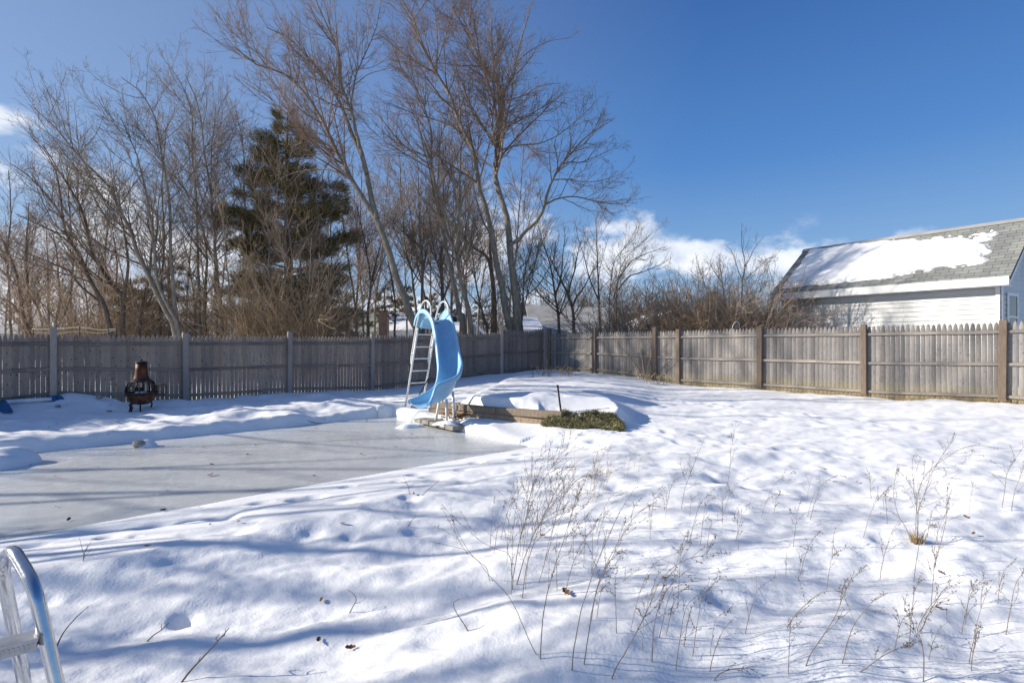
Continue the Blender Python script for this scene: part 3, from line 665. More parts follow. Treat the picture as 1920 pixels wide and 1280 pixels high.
# brown leaves drifted under the slide
rl = np.random.RandomState(5)
def leaf_mesh(c, s, rr, curl=.4):
    a = rr.uniform(0, 6.28); t = rr.uniform(-.6,.6); d = np.array([math.cos(a), math.sin(a), t*.4]); d /= np.linalg.norm(d); w_ = np.cross(d, [rr.uniform(-.5,.5), rr.uniform(-.5,.5), 1]); w_ /= np.linalg.norm(w_); n_ = np.cross(w_, d)
    prof = [(-1,.06),(-.6,.42),(-.25,.30),(.1,.52),(.45,.28),(.75,.3),(1,.03)]; V = []
    for x, y in prof:
        z = curl*(x*x)*.5
        V += [c + s*(d*x + w_*y + n_*(z + curl*y)), c + s*(d*x + n_*z), c + s*(d*x - w_*y + n_*(z + curl*y))]
    f = []
    for k in range(6): f += [(3*k,3*k+1,3*k+4,3*k+3),(3*k+1,3*k+2,3*k+5,3*k+4)]
    return V, f
mb = MB()
for k in range(260):
    q = lr(rl.uniform(.32,.75), rl.uniform(1.35,2.05)); z = max(gz(q[0], q[1]), -.1) + rl.uniform(0,.07)
    mb.add(*leaf_mesh(np.array([q[0], q[1], z]), rl.uniform(.025,.045), rl))
tag(mb.build('leaf_litter', LEAF), 'drift of brown dead leaves under the slide against the timber wall', 'leaves', kind='stuff')

# ------------------------------------------------------------------ timber wall, juniper, stakes
w0, w1 = P(822, 770, 10.55)[:2], P(1035, 790, 9.12)[:2]; wd_ = (w1-w0)/np.linalg.norm(w1-w0); wn = np.array([wd_[1], -wd_[0]])
rw = thing('retaining_wall', 'low weathered timber retaining wall holding back the snowy bank right of the slide', 'wall', (*w0, 0))
rt = random.Random(4); Lw = np.linalg.norm(w1-w0)
for row in range(3):
    cuts = [(-.25,.62,1.55,Lw+.3),(-.25,.95,Lw+.25),(-.2,.5,1.4,Lw+.2)][row]
    for a, c in zip(cuts[:-1], cuts[1:]):
        mid = w0 + wd_*(a+c)/2 + wn*(rt.uniform(-.025,.02) + .03*row*-1)
        mb = MB(); mb.bevbox((mid[0], mid[1], -.09+.135*row+rt.uniform(-.006,.006)), (.13,.128,c-a-.012), ax=(0,0,1), az=np.array([wd_[0], wd_[1], rt.uniform(-.025,.02)]), b=.014)
        mb.build('timber', TIMBER, rw)
def needles(C, Dr, per, ln, wdt, rr, up=.3, spread=.7):
    C = np.repeat(C, per, 0); Dr = np.repeat(Dr, per, 0); n = len(C)
    d = Dr + rr.randn(n,3)*spread; d[:,2] += up; d /= np.linalg.norm(d, axis=1, keepdims=True)
    r_ = rr.randn(n,3); s_ = np.cross(d, r_); s_ /= np.linalg.norm(s_, axis=1, keepdims=True)
    l_ = ln*rr.uniform(.6,1.3,n)[:,None]; C = C + rr.randn(n,3)*ln*.25
    V = np.stack([C - s_*wdt, C + s_*wdt, C + d*l_], 1).reshape(-1,3)
    return V, np.arange(3*n).reshape(-1,3)
rj = np.random.RandomState(8); Cs = []
ja, jc = P(1000,796,9.15), P(1180,806,8.75)
while len(Cs) < 1500:
    t = rj.uniform(0,1); s_ = rj.uniform(-1,1)
    q = ja[:2]*(1-t)+jc[:2]*t + np.array([.03,.22])*s_ + np.array([0,.10])
    env = (1-(2*t-1)**4)*(1-s_*s_)**.5*(.8+1.5*float(vnoise(np.array([t*9]), np.array([s_*2]), 77)[0]))*(1.25-.6*t)
    g = gz(q[0], q[1])
    if env < .34 + .5*float(vnoise(np.array([q[0]*6]), np.array([q[1]*6]), 78)[0]): continue
    Cs.append((q[0], q[1], g + .02 + rj.uniform(.1,1)*env*.115))
Cs = np.array(Cs)
root = thing('juniper_shrub', 'low spreading olive green juniper hugging the snow bank at the end of the timber wall', 'shrub', (*((ja+jc)/2)[:2], gz(*((ja+jc)/2)[:2])))
Dr = np.stack([rj.randn(1500)*.8, -np.abs(rj.randn(1500))*.8, np.abs(rj.randn(1500))*.5], 1)
V, T3 = needles(Cs, Dr, 26, .065, .006, rj); mesh_np('foliage', V, T3, JUN, root, smooth=False)
mb = MB()
for k in range(40):
    c = Cs[rj.randint(1500)]; g = ((ja+jc)/2); mb.tube(catmull([(g[0]+rj.uniform(-.3,.3), g[1]+.25, gz(g[0],g[1]+.25)), (c+g)/2*[1,1,1]+[0,.1,0], c], 5), .006, 4, cap=False)
mb.build('stem', BARK_D, root)
mb = MB(); mb.tube([P(1053,770,9.55)-[0,0,.1], P(1045.5,723,9.55)], .017, 8); mb.tube([P(1045.8,725,9.55), P(1045.3,721.5,9.55)], .021, 8)
tag(mb.build('metal_stake', BLACKM), 'dark metal stake leaning in the snow above the juniper', 'stake')
mb = MB(); mb.tube([P(785,742,11.3), P(795,724,11.25), P(804,708,11.2)], .012, 6); tag(mb.build('metal_rod', BLACKM), 'thin dark rod leaning beside the slide ladder foot', 'rod')

# ------------------------------------------------------------------ bare trees
def unit(a): return a/np.maximum(np.linalg.norm(a, axis=-1, keepdims=True), 1e-9)
def spawn(Pl, Rd, per_m, lenf, ang, K, trop, rr, t0=.25, t1=1.0, rscale=.55, rmin=.0035, wob=.12, flat=1.0, maxr=.013):
    n, k0, _ = Pl.shape
    Ln = np.linalg.norm(np.diff(Pl, axis=1), axis=2).sum(1)
    cnt = rr.poisson(np.maximum(Ln*per_m*(1-t0), .01)); idx = np.repeat(np.arange(n), cnt); m = len(idx)
    if m == 0: return np.zeros((0,K,3)), np.zeros((0,K))
    t = t0 + (t1-t0)*rr.uniform(0,1,m); f = t*(k0-1); i0 = np.minimum(f.astype(int), k0-2); u = (f-i0)[:,None]
    A = Pl[idx,i0]; B = Pl[idx,i0+1]; pos = A*(1-u)+B*u; T = unit(B-A)
    rp_ = Rd[idx,i0]*(1-u[:,0]) + Rd[idx,i0+1]*u[:,0]
    pr = unit(np.cross(T, rr.randn(m,3))); pr[:,2] *= flat
    a = np.radians(rr.uniform(ang[0], ang[1], m))[:,None]
    d = unit(np.cos(a)*T + np.sin(a)*pr); ln = lenf(Ln[idx], t, rr, m); st = (ln/(K-1))[:,None]
    out = [pos]
    for k in range(K-1):
        d = unit(d + np.array([0,0,trop]) + rr.randn(m,3)*wob); pos = pos + d*st; out.append(pos)
    r0 = np.clip(rp_*rscale, rmin, np.maximum(ln*maxr, rmin))
    Rr = r0[:,None]*(1-np.linspace(0,1,K)[None,:]) + rmin*np.linspace(0,1,K)[None,:]
    return np.stack(out, 1), np.maximum(Rr, rmin)
def tubes(Pl, Rd, n=3):
    m, K, _ = Pl.shape
    T = unit(np.gradient(Pl, axis=1)); ref = np.zeros((m,1,3)); ref[:,0,0] = 1
    hor = np.abs(T[:,:1,0]) > .8; ref[hor[:,0],0] = (0,1,0)
    u = unit(np.cross(T, ref)); v = np.cross(T, u)
    a = np.arange(n)*2*math.pi/n
    Vv = Pl[:,:,None,:] + Rd[:,:,None,None]*(u[:,:,None,:]*np.cos(a)[None,None,:,None] + v[:,:,None,:]*np.sin(a)[None,None,:,None])
    I = np.arange(m*K*n).reshape(m,K,n); J = np.roll(I, -1, axis=2)
    Fq = np.stack([I[:,:-1], J[:,:-1], J[:,1:], I[:,1:]], -1).reshape(-1,4)
    return Vv.reshape(-1,3), Fq
def merge(parts):
    V = []; Fc = []; o = 0
    for v, f in parts:
        V.append(v); Fc.append(f+o); o += len(v)
    return np.vstack(V), np.vstack(Fc)
def Lf(a, b, lo, hi): return lambda L_, t, rr, m: np.clip(L_*(a + b*(1-t))*rr.uniform(.55,1.25,m), lo, hi)
def tree(name, label, cat, stems, seed, bark, twig, group=None, d1=1.0, d2=1.0, d3=1.0, len1=(.13,.34,.6,4.5), ang=(28,58), trop=.09, thin=1.0, depth=1.3, lv=3, sides=3, l2=(.18,.36,.25,1.6), l3=(.18,.34,.14,.6), rmin=.0034, world=False):
    """stems: (pixel polyline, Y, r0, r1, first branching fraction, starts at ground)"""
    rr = np.random.RandomState(seed); parts = []; crown = []; root_loc = None
    L1s = []
    for si, (px, Y, r0, r1, t0, gnd) in enumerate(stems):
        K = len(px); drift = 0 if si == 0 else rr.uniform(-depth, depth)
        pts = [np.array(q, float) for q in px] if world else [P(x, y, Y + drift*(i/(K-1))) for i, (x, y) in enumerate(px)]
        if gnd:
            g = gz(pts[0][0], pts[0][1]); b0 = pts[0].copy(); b0[2] = g - .2; b0[0] += (pts[0][0]-pts[1][0])*.25
            pts = [b0] + pts
            if root_loc is None: root_loc = np.array([b0[0], b0[1], g])
        n = 30; c = catmull(pts, n); seglen = np.linalg.norm(pts[-1]-pts[0])
        c[1:-1] += rr.randn(n-2,3)*.0008*seglen
        tt = np.linspace(0,1,n); rad = r0 + (r1-r0)*tt**.85
        if gnd: rad = rad*(1 + .45*np.exp(-tt*16))
        parts.append(tubes(c[None], rad[None], 10))
        a1 = (c[None], rad[None], t0); L1s.append(a1)
    if root_loc is None:
        p = P(*stems[0][0][0], stems[0][1]); root_loc = np.array([p[0], p[1], gz(p[0], p[1])])
    root = thing(name, label, cat, root_loc, group)
    V, Fq = merge(parts); mesh_np('trunk', V, Fq, bark, root)
    for c, rad, t0 in L1s:
        p1, r1_ = spawn(c, rad, (2.0+d1*1.3)*thin, Lf(*len1), ang, 10, trop, rr, t0, 1.0, rmin=rmin*1.4, wob=.075)
        tip = spawn(c, rad, 7.0, Lf(.03,.05,.25,1.0), (15,45), 6, trop, rr, .86, 1.0, rmin=rmin)      # broom at the tip
        crown.append(tubes(p1, r1_, 4 if len(p1) else 3)) if len(p1) else None
        if len(tip[0]): crown.append(tubes(tip[0], tip[1], sides))
        srcs = [(p1, r1_)]
        if len(p1):
            p2, r2 = spawn(p1, r1_, (5.4+d2)*thin, Lf(*l2), (25,58), 6, trop*.8, rr, .15, 1.0, rmin=rmin, wob=.11)
            if len(p2):
                crown.append(tubes(p2, r2, sides))
                if lv > 2:
                    p3, r3 = spawn(p2, r2, (8.5+d3)*thin, Lf(*l3), (25,60), 4, trop*.6, rr, .15, 1.0, rmin=rmin*.85, wob=.16)
                    if len(p3): crown.append(tubes(p3, r3, 3))
    V, Fq = merge(crown); mesh_np('crown', V, Fq, twig, root); print('tree', seed, len(Fq))
    return root
def S(px, Y, r0, r1=.02, t0=.35, g=True): return (px, Y, r0, r1, t0, g)

A = 18.7
tree('maple_tree', 'tall grey maple with leaning forked trunk rising behind the slide towards the upper left', 'tree', [
  S([(783,625),(770,592),(758,561),(744,525),(733,483),(721,449),(707,412),(698,399),(682,375),(665,345),(652,325),(640,302),(615,250),(592,205),(565,167),(545,145),(510,130),(475,117),(440,88)],A,.165,.016,.52),
  S([(706,410),(700,387),(693,356),(688,328),(678,290),(660,252),(650,225),(635,188),(610,145),(570,100),(540,70),(500,52)],A,.11,.016,.35,False),
  S([(688,326),(682,300),(671,262),(660,215),(648,180),(638,150),(635,100),(620,62),(592,0),(578,-45)],A,.075,.016,.25,False),
  S([(655,208),(662,170),(668,140),(677,118),(702,62),(710,30),(716,-10)],A,.035,.01,.2,False),
  S([(664,160),(690,140),(715,132),(738,126)],A,.02,.008,.2,False),
  S([(620,285),(590,258),(560,235),(520,198),(485,165),(448,140)],A,.04,.01,.15,False),
  S([(652,330),(610,318),(560,322),(525,335),(500,350)],A,.032,.01,.2,False)], 101, BARK_G, TW_R, d1=1.5, depth=1.6)
A = 21.3
tree('maple_tree', 'twin trunked maple, broadest crown of all, standing behind the corner of the fences', 'tree', [
  S([(957,618),(947,573),(940,533),(933,505),(927,471),(920,426),(910,392),(901,361),(895,322),(890,300),(884,272),(872,250),(857,220),(848,190),(832,160),(812,122),(795,90),(784,62),(776,37),(765,18),(750,-5),(742,-40)],A,.17,.016,.45),
  S([(970,616),(968,567),(962,525),(958,483),(955,449),(951,415),(943,384),(934,356),(928,328),(930,302),(935,275),(938,231),(940,200),(943,172),(930,150),(904,116),(879,72),(864,45),(850,18),(838,-25)],A,.20,.016,.45),
  S([(957,458),(972,449),(987,432),(1006,415),(1018,395),(1026,364),(1036,338),(1051,311),(1072,287),(1097,259),(1125,240),(1152,222)],A,.085,.012,.3,False),
  S([(1051,309),(1070,304),(1091,304),(1125,290),(1163,274)],A,.03,.008,.15,False),
  S([(1046,318),(1044,292),(1040,268),(1050,245)],A,.025,.008,.15,False),
  S([(1020,385),(1045,373),(1079,369),(1125,379),(1170,381),(1193,358)],A,.04,.008,.15,False),
  S([(1036,338),(1060,336),(1110,341),(1166,327)],A,.03,.008,.15,False),
  S([(940,195),(934,150),(925,100),(922,62),(919,25),(914,-25)],A,.05,.012,.2,False),
  S([(942,178),(955,155),(964,138),(969,109),(979,69),(991,30),(1002,-15)],A,.05,.012,.2,False),
  S([(968,116),(997,94),(1029,78),(1072,70)],A,.022,.007,.15,False),
  S([(944,190),(985,178),(1013,161),(1054,156)],A,.026,.007,.15,False),
  S([(936,238),(960,228),(979,219),(1032,212),(1060,187)],A,.03,.008,.15,False),
  S([(932,285),(966,273),(1010,269),(1047,253),(1097,212),(1119,188)],A,.036,.008,.15,False),
  S([(850,193),(830,188),(800,157),(765,120),(738,113)],A,.035,.008,.15,False),
  S([(860,222),(825,210),(800,195),(760,185),(715,170)],A,.032,.008,.15,False),
  S([(936,270),(905,240),(880,200),(862,165),(848,147),(822,128)],A,.045,.01,.2,False),
  S([(890,300),(868,260),(850,232),(842,205)],A,.03,.01,.2,False)], 102, BARK_G, TW_R, d1=1.25, depth=2.2, trop=.05)
A = 20.0
tree('maple_tree', 'slim grey maple in the middle of the grove with a high fan of crooked limbs', 'tree', [
  S([(871,626),(860,578),(851,533),(842,488),(834,457),(827,421),(820,373),(814,336),(807,302),(808,280),(810,262),(807,240),(796,205),(775,155),(755,135),(732,121)],A,.125,.014,.45),
  S([(807,302),(800,280),(792,260),(780,225),(764,197),(748,180)],A,.05,.01,.2,False),
  S([(805,296),(780,285),(760,275),(732,245),(710,217),(686,200)],A,.045,.009,.15,False)], 103, BARK_G, TW_R, d1=1.6)
A = 19.8
tree('maple_tree', 'slender straight trunked maple just right of the slide with a forked top', 'tree', [
  S([(884,626),(876,570),(866,539),(859,494),(858,438),(861,392),(862,336),(865,280),(868,235)],A,.125,.016,.4),
  S([(861,394),(868,372),(877,350),(888,325),(893,292)],A,.055,.012,.2,False),
  S([(858,438),(848,418),(834,412),(812,396),(797,378),(775,366)],A,.05,.01,.15,False)], 104, BARK_G, TW_G, d1=1.7)
A = 23.0
tree('dead_tree', 'thick orange barked trunk with one arching limb, left of the twin trunked maple', 'tree', [
  S([(926,620),(926,590),(926,561),(923,519),(916,488),(905,474),(882,460),(863,436),(850,410)],A,.21,.02,.6),
  S([(922,512),(919,470),(918,437),(908,420),(897,390),(886,340)],A,.08,.012,.3,False)], 105, BARK_O, TW_G, d1=1.4)
tree('young_maple_tree', 'two thin stems leaning right beside the twin maple base', 'tree', [
  S([(977,620),(979,580),(981,547),(985,505),(995,471),(1001,432),(1012,385)],23.2,.06,.012,.3),
  S([(980,618),(979,600),(987,561),(998,520),(1008,470),(1018,430)],23.2,.045,.01,.3)], 106, BARK_G, TW_G, d1=2.0)
tree('crooked_tree', 'small dark crooked tree with V shaped limbs right of the slide top', 'tree', [
  S([(914,622),(908,597),(901,573),(894,539),(889,505),(885,465),(880,430)],22,.075,.012,.3),
  S([(903,580),(890,562),(877,547),(868,530)],22,.035,.01,.2,False)], 107, BARK_D, TW_D, d1=1.6)
tree('crooked_tree', 'dark gnarled tree with low spreading limbs in front of the big grey roof', 'tree', [
  S([(1048,622),(1046,584),(1040,550),(1036,519),(1030,490),(1018,455),(1010,425)],23.5,.10,.012,.25),
  S([(1045,578),(1025,560),(1008,555),(985,545)],23.5,.035,.008,.1,False),
  S([(1040,555),(1052,520),(1055,480),(1060,440)],23.5,.05,.01,.15,False)], 108, BARK_D, TW_D, d1=2.2)
tree('crooked_tree', 'dark bent tree with heavy elbow right of the gnarled one before the grey roof', 'tree', [
  S([(1076,622),(1075,590),(1071,570),(1064,549),(1054,530),(1042,503),(1030,480)],23,.11,.02,.35),
  S([(1066,551),(1070,530),(1078,505),(1082,480),(1090,450)],23,.05,.01,.15,False),
  S([(1072,578),(1082,555),(1092,543),(1110,511),(1125,490)],23,.05,.01,.15,False)], 109, BARK_D, TW_D, d1=2.2)
tree('spreading_tree', 'bare tree with pale fan of ascending limbs against the white cloud right of the grove', 'tree', [
  S([(1126,622),(1123,566),(1121,511),(1119,463),(1118,435),(1117,408)],25,.085,.012,.3),
  S([(1143,615),(1144,545),(1152,490),(1168,468),(1182,450),(1195,425)],25.5,.045,.008,.3),
  S([(1155,612),(1157,537),(1165,500),(1180,476),(1200,458),(1218,440)],25,.045,.008,.3),
  S([(1150,560),(1160,524),(1178,497),(1191,485),(1218,473),(1246,464)],24.5,.04,.008,.2,False),
  S([(1157,545),(1180,518),(1202,511),(1235,497),(1258,484)],24.5,.04,.008,.2,False),
  S([(1121,560),(1105,520),(1095,480),(1085,450),(1080,425)],25,.04,.008,.2,False)], 110, BARK_D, TW_G, d1=1.7, depth=1)
tree('sapling', 'slender sapling with a few round dried buds standing above the brown thicket', 'sapling', [
  S([(1389,618),(1390,572),(1392,529),(1397,494),(1391,463),(1391,418)],18,.045,.006,.35),
  S([(1390,522),(1381,498),(1373,474),(1361,459)],18,.016,.005,.2,False),
  S([(1397,500),(1406,484),(1414,467),(1432,443)],18,.016,.005,.2,False),
  S([(1395,526),(1421,502),(1437,486),(1448,481)],18,.014,.005,.2,False)], 111, BARK_D, TW_D, d1=1.6, len1=(.05,.16,.3,1.2), d2=1.5, lv=2, depth=.4)
tree('small_tree', 'small round headed twiggy tree behind the brown thicket left of the sapling', 'tree', [
  S([(1358,618),(1358,560),(1353,520),(1350,495),(1350,475)],24,.06,.01,.4),
  S([(1355,530),(1340,510),(1330,492)],24,.03,.008,.2,False)], 112, BARK_D, TW_D, d1=3.0, len1=(.12,.22,.5,2.0))
def thin_tree(label, px, Y, r, seed, bark=BARK_G, twig=TW_G, extra=(), **k):
    return tree('slender_tree', label, 'tree', [S(px, Y, r, .012, .3)] + list(extra), seed, bark, twig, **k)
thin_tree('dark forked slender tree right of the pine with a low fork', [(690,634),(690,584),(695,533),(688,477),(677,421),(668,380)], 24, .09, 120, BARK_D, TW_D, [S([(697,528),(705,491),(713,460),(722,420)],24,.05,.01,.2,False)])
thin_tree('short dark trunk behind the foot of the leaning maple', [(740,625),(741,575),(736,530),(728,490),(722,450)], 24.5, .075, 121, BARK_D, TW_D)
thin_tree('thin grey tree curving up between leaning maple and slide', [(781,600),(776,547),(771,505),(761,471),(757,438),(755,401),(750,364),(751,320),(748,270)], 25.5, .085, 122)
thin_tree('straight grey pole like tree directly above the slide handrails', [(793,600),(792,567),(792,494),(788,449),(786,401),(785,359),(783,314),(782,265)], 24, .105, 123)
thin_tree('straight dark trunk above the right hump of the slide', [(830,620),(829,533),(828,477),(831,435),(831,364),(834,308),(836,255)], 23.5, .115, 124, BARK_D, TW_R)
thin_tree('thin trunk standing in front of the right edge of the pine', [(622,630),(622,490),(620,430),(620,380),(616,330)], 21, .055, 125, BARK_D, TW_R)
# left grove
tree('maple_tree', 'leftmost bare maple with two upright stems against the white sky', 'tree', [
  S([(51,625),(41,584),(36,535),(22,490),(7,455),(-12,420)],19,.12,.012,.3),
  S([(58,625),(56,580),(52,535),(49,479),(52,422),(55,380)],19,.09,.012,.3),
  S([(41,592),(22,569),(0,557),(-25,530)],19,.05,.01,.15,False)], 130, BARK_D, TW_D, d1=1.8)
thin_tree('grey trunk leaning left beside the leftmost bare maple', [(81,622),(73,584),(62,562),(52,545),(46,505)], 20, .085, 131)
thin_tree('upright grey trunk right behind the leftmost fence post', [(104,615),(112,565),(109,516),(107,480),(98,430)], 18.5, .075, 132)
A = 18
tree('maple_tree', 'dark many stemmed maple leaning far left over the rope line', 'tree', [
  S([(206,625),(204,610),(195,572),(176,539),(150,482),(127,445),(116,407),(94,374),(56,332),(22,308)],A,.115,.012,.35),
  S([(187,566),(150,535),(131,509),(103,496),(75,484),(40,470)],A,.05,.01,.2,False),
  S([(140,463),(110,440),(70,420),(30,402)],A,.04,.01,.15,False),
  S([(118,410),(112,360),(104,320),(85,285),(70,268)],A,.04,.01,.15,False)], 133, BARK_D, TW_D, d1=1.7)
A = 18.6
tree('maple_tree', 'dark maple with curved trunk forking above the middle of the rope line', 'tree', [
  S([(229,630),(230,561),(222,548),(210,535),(187,497),(169,460),(157,404),(139,366),(120,335),(101,305),(80,270)],A,.12,.012,.35),
  S([(231,560),(238,520),(240,490),(234,440),(225,400),(210,350)],A,.06,.012,.25,False)], 134, BARK_D, TW_D, d1=1.7)
thin_tree('dark trunk leaning right behind the chimenea stack', [(259,628),(267,573),(278,522),(284,471),(287,420),(282,370)], 19.5, .12, 135, BARK_D, TW_D)
A = 17.5
tree('maple_tree', 'pale grey multi stem maple sweeping up and left above the chimenea door', 'tree', [
  S([(329,625),(318,594),(297,556),(276,513),(255,467),(246,433),(225,395),(208,357),(191,335),(150,296),(109,246),(64,203)],A,.115,.012,.35),
  S([(336,625),(322,585),(297,535),(289,467),(284,416),(272,353),(259,300),(245,262),(226,222)],A,.085,.012,.35),
  S([(332,625),(327,564),(320,480),(318,395),(310,324),(301,281),(289,218),(263,172),(228,146)],A,.085,.012,.35),
  S([(250,445),(215,425),(190,395),(165,350),(140,320)],A,.04,.01,.15,False)], 136, BARK_P, TW_G, d1=1.5)
thin_tree('pale thin straight tree left of the second fence post', [(375,628),(373,564),(371,480),(369,395),(364,328),(360,269),(360,218),(343,163),(316,122)], 20.4, .075, 137, BARK_P, TW_G)
thin_tree('dark stout trunk right of the pale thin straight tree', [(383,628),(385,543),(388,480),(382,440),(375,400)], 19.5, .115, 138, BARK_D, TW_D, [S([(387,485),(365,455),(348,430),(335,400)],19.5,.045,.01,.2,False)])
A = 20.2
tree('maple_tree', 'pale pair of straight stems between the dark stout trunk and the pine', 'tree', [
  S([(417,628),(411,556),(404,480),(400,416),(392,336),(383,290),(373,205),(347,140)],A,.085,.012,.35),
  S([(407,628),(404,543),(402,460),(396,353),(398,269),(405,200)],A,.065,.012,.35)], 139, BARK_P, TW_G, d1=1.6)
thin_tree('very thin tan tree just left of the pine', [(434,628),(430,547),(424,480),(420,420),(418,360)], 18.2, .04, 140, BARK_P, TW_T)
thin_tree('slim tree in front of the left side of the pine reaching above it', [(476,630),(466,500),(460,400),(455,275),(441,200)], 21.2, .06, 141, BARK_P, TW_R, d1=.8, thin=.95)
thin_tree('pale slim tree in front of the pine, left of its trunk', [(505,630),(505,460),(500,400),(490,320),(470,250)], 20.6, .075, 142, BARK_P, TW_B, d1=.8, thin=.95)
thin_tree('pale slim tree in front of the pine trunk with brown twigs', [(535,630),(535,450),(537,340),(545,290),(560,235)], 20.4, .07, 143, BARK_P, TW_B, d1=.8, thin=.95)
thin_tree('slim tree in front of the right half of the pine leaning right', [(562,630),(565,460),(575,400),(595,340),(632,280)], 20.8, .07, 144, BARK_P, TW_B, d1=.8, thin=.95)
thin_tree('brown twigged slim tree hiding the lower left of the pine', [(488,630),(486,500),(482,420),(478,350),(470,300)], 20.9, .05, 145, BARK_P, TW_B, d1=.8, thin=.95)
thin_tree('brown twigged slim tree crossing the centre of the pine', [(550,630),(548,500),(540,420),(528,340),(520,255)], 20.2, .05, 146, BARK_P, TW_B, d1=.8, thin=.95)
thin_tree('brown twigged slim tree over the right shoulder of the pine', [(590,630),(588,500),(594,420),(600,360),(612,300)], 21.0, .05, 147, BARK_P, TW_B, d1=.8, thin=.95)
thin_tree('upright slim brown tree in the far left corner of the grove', [(20,628),(18,560),(14,480),(20,400),(16,320)], 20.5, .06, 148, BARK_D, TW_D)
thin_tree('upright slim brown tree between the leftmost maple and the dark leaning maple', [(135,628),(132,560),(138,480),(130,390),(126,300)], 21, .06, 149, BARK_D, TW_D)
thin_tree('slim dark tree behind the sweeping pale maple', [(300,628),(302,540),(308,450),(304,350),(312,240)], 20.5, .065, 150, BARK_D, TW_D)
# fill of thin trees deeper in the grove: nothing tells them apart
rg = random.Random(77)
for k in range(28):
    x = rg.choice([rg.uniform(640,960), rg.uniform(-40,430), rg.uniform(640,900), rg.uniform(-40,430)]); Y = rg.uniform(26,38)
    top = rg.uniform(250,380) if 640 < x < 960 else rg.uniform(330,450)
    dx = rg.uniform(-45,35)
    tree('background_tree', 'thin bare tree deep in the grove behind the fence', 'tree', [S([(x,625),(x+dx*.1,560),(x+dx*.4,500),(x+dx*.7,(500+top)/2),(x+dx,top)], Y, rg.uniform(.06,.10), .015, .25)], 200+k, BARK_D if k % 2 else BARK_G, TW_R if k % 3 else TW_G, 'thin bare trees deep in the grove behind the fence', d1=.6, thin=.85, rmin=.006)
# trees standing left of the frame; the photograph shows their shadows across the snow
for k, (x, y, h) in enumerate(((-12,1.6,7.5),(-19,5.4,10),(-10,-.2,5.5),(-18,3.0,9.5),(-9.5,3.6,5.0),(-22,6.4,10.5),(-11,2.6,6.5),(-16,4.2,8.5),(-17.5,11.9,15.5),(-19.5,14.2,17.0),(-22.5,16.6,19.0),(-16.5,10.4,9.0))):
    ry = random.Random(900+k)
    def q(dx, dy, z): return (x+dx, y+dy, z)
    tree('yard_tree', 'bare yard tree standing left of the frame and casting branch shadows', 'tree', [
      S([q(0,0,.2), q(.1,.1,h*.2), q(-.2,0,h*.45), q(.3,.3,h*.7), q(.2,.2,h)], 0, .11 if h < 12 else .19, .015, .25),
      S([q(-.1,0,h*.3), q(.4,.9,h*.5), q(.5,1.8,h*.7), q(.3,2.6,h*.85)], 0, .055 if h < 12 else .10, .010, .15, False),
      S([q(-.1,0,h*.35), q(.3,-.9,h*.5), q(-.5,-1.9,h*.65), q(-.3,-2.9,h*.8)], 0, .055 if h < 12 else .10, .010, .15, False)], 300+k, BARK_D, TW_D, 'bare yard trees left of the frame', d1=-.6, thin=.5, rmin=.007, world=True)

# ------------------------------------------------------------------ evergreens
def evergreen(name, label, px_base, Y, top_py, prof, seed, mat, per=34, dens=1.0, nl=.17, nw=.011, gap=.22, base_py=625, bark=BARK_D, tr=.2, low=.12, vj=.05):
    rr = np.random.RandomState(seed); b = P(px_base, base_py, Y); g = gz(b[0], b[1]); ztop = P(0, top_py, Y)[2]; H = ztop-g
    root = thing(name, label, 'evergreen tree', (b[0], b[1], g))
    c = catmull([(b[0],b[1],g-.2),(b[0]+.08,b[1],g+H*.4),(b[0]-.05,b[1],g+H*.8),(b[0],b[1],ztop)], 16)
    V, Fq = tubes(c[None], (tr*(1-np.linspace(0,1,16))**.9 + .015)[None], 10); mesh_np('trunk', V, Fq, bark, root)
    pl = []; rd = []; C = []; Dn = []; z = low
    while z < .98:
        zz = z; nb = rr.randint(3,6); a0 = rr.uniform(0,6.28)
        for j in range(nb):
            zz = z + rr.uniform(-.025,.025); a = a0 + j*6.28/nb + rr.uniform(-.35,.35); r = np.interp(zz, prof[0], prof[1])*rr.uniform(.45,1.15)
            st = np.array([b[0], b[1], g+H*zz+rr.uniform(-.15,.15)]); d = np.array([math.cos(a), math.sin(a), 0])
            pts = catmull([st, st+d*r*.5+[0,0,.06*r], st+d*r+[0,0,.16*r*rr.uniform(-.4,1.2)]], 8); pl.append(pts); rd.append(np.linspace(.035*min(1,r/2)+.008,.006,8))
            m = max(3, int(r/gap*2.2*dens))
            for q in range(m):
                t = rr.uniform(.22,1)**.75; f = t*7; i = min(int(f),6); p = pts[i]*(1-(f-i)) + pts[i+1]*(f-i)
                sw = np.cross(d,[0,0,1])*rr.randn()*.34*r*(1.05-t*.6)*.55
                C.append(p + sw + [0,0,rr.randn()*vj]); Dn.append(d*.9 + sw*.8 + np.array([0,0,.25]))
        z += gap*1.25/H*rr.uniform(.7,1.5)
    V1, F1 = tubes(np.array(pl), np.array(rd), 4); mesh_np('bough', V1, F1, bark, root)
    V2, T2 = needles(np.array(C), unit(np.array(Dn)), per, nl, nw, rr, up=.22, spread=.55); mesh_np('crown', V2, T2, mat, root, smooth=False)
    return root
evergreen('pine_tree', 'tall dark green pine with tiered boughs in the middle of the grove', 540, 22.5, 205, ([0,.15,.3,.5,.65,.8,.93,1],[2.0,2.6,2.9,2.9,2.3,1.6,.7,.15]), 501, PINE, dens=1.25, per=22, gap=.20, nl=.30, nw=.013, vj=.09)
evergreen('spruce_tree', 'rounded dark evergreen behind the pale grey multi stem maple', 318, 24, 478, ([0,.3,.6,.85,1],[1.7,1.9,1.5,.8,.2]), 502, EVER, per=26, gap=.3)
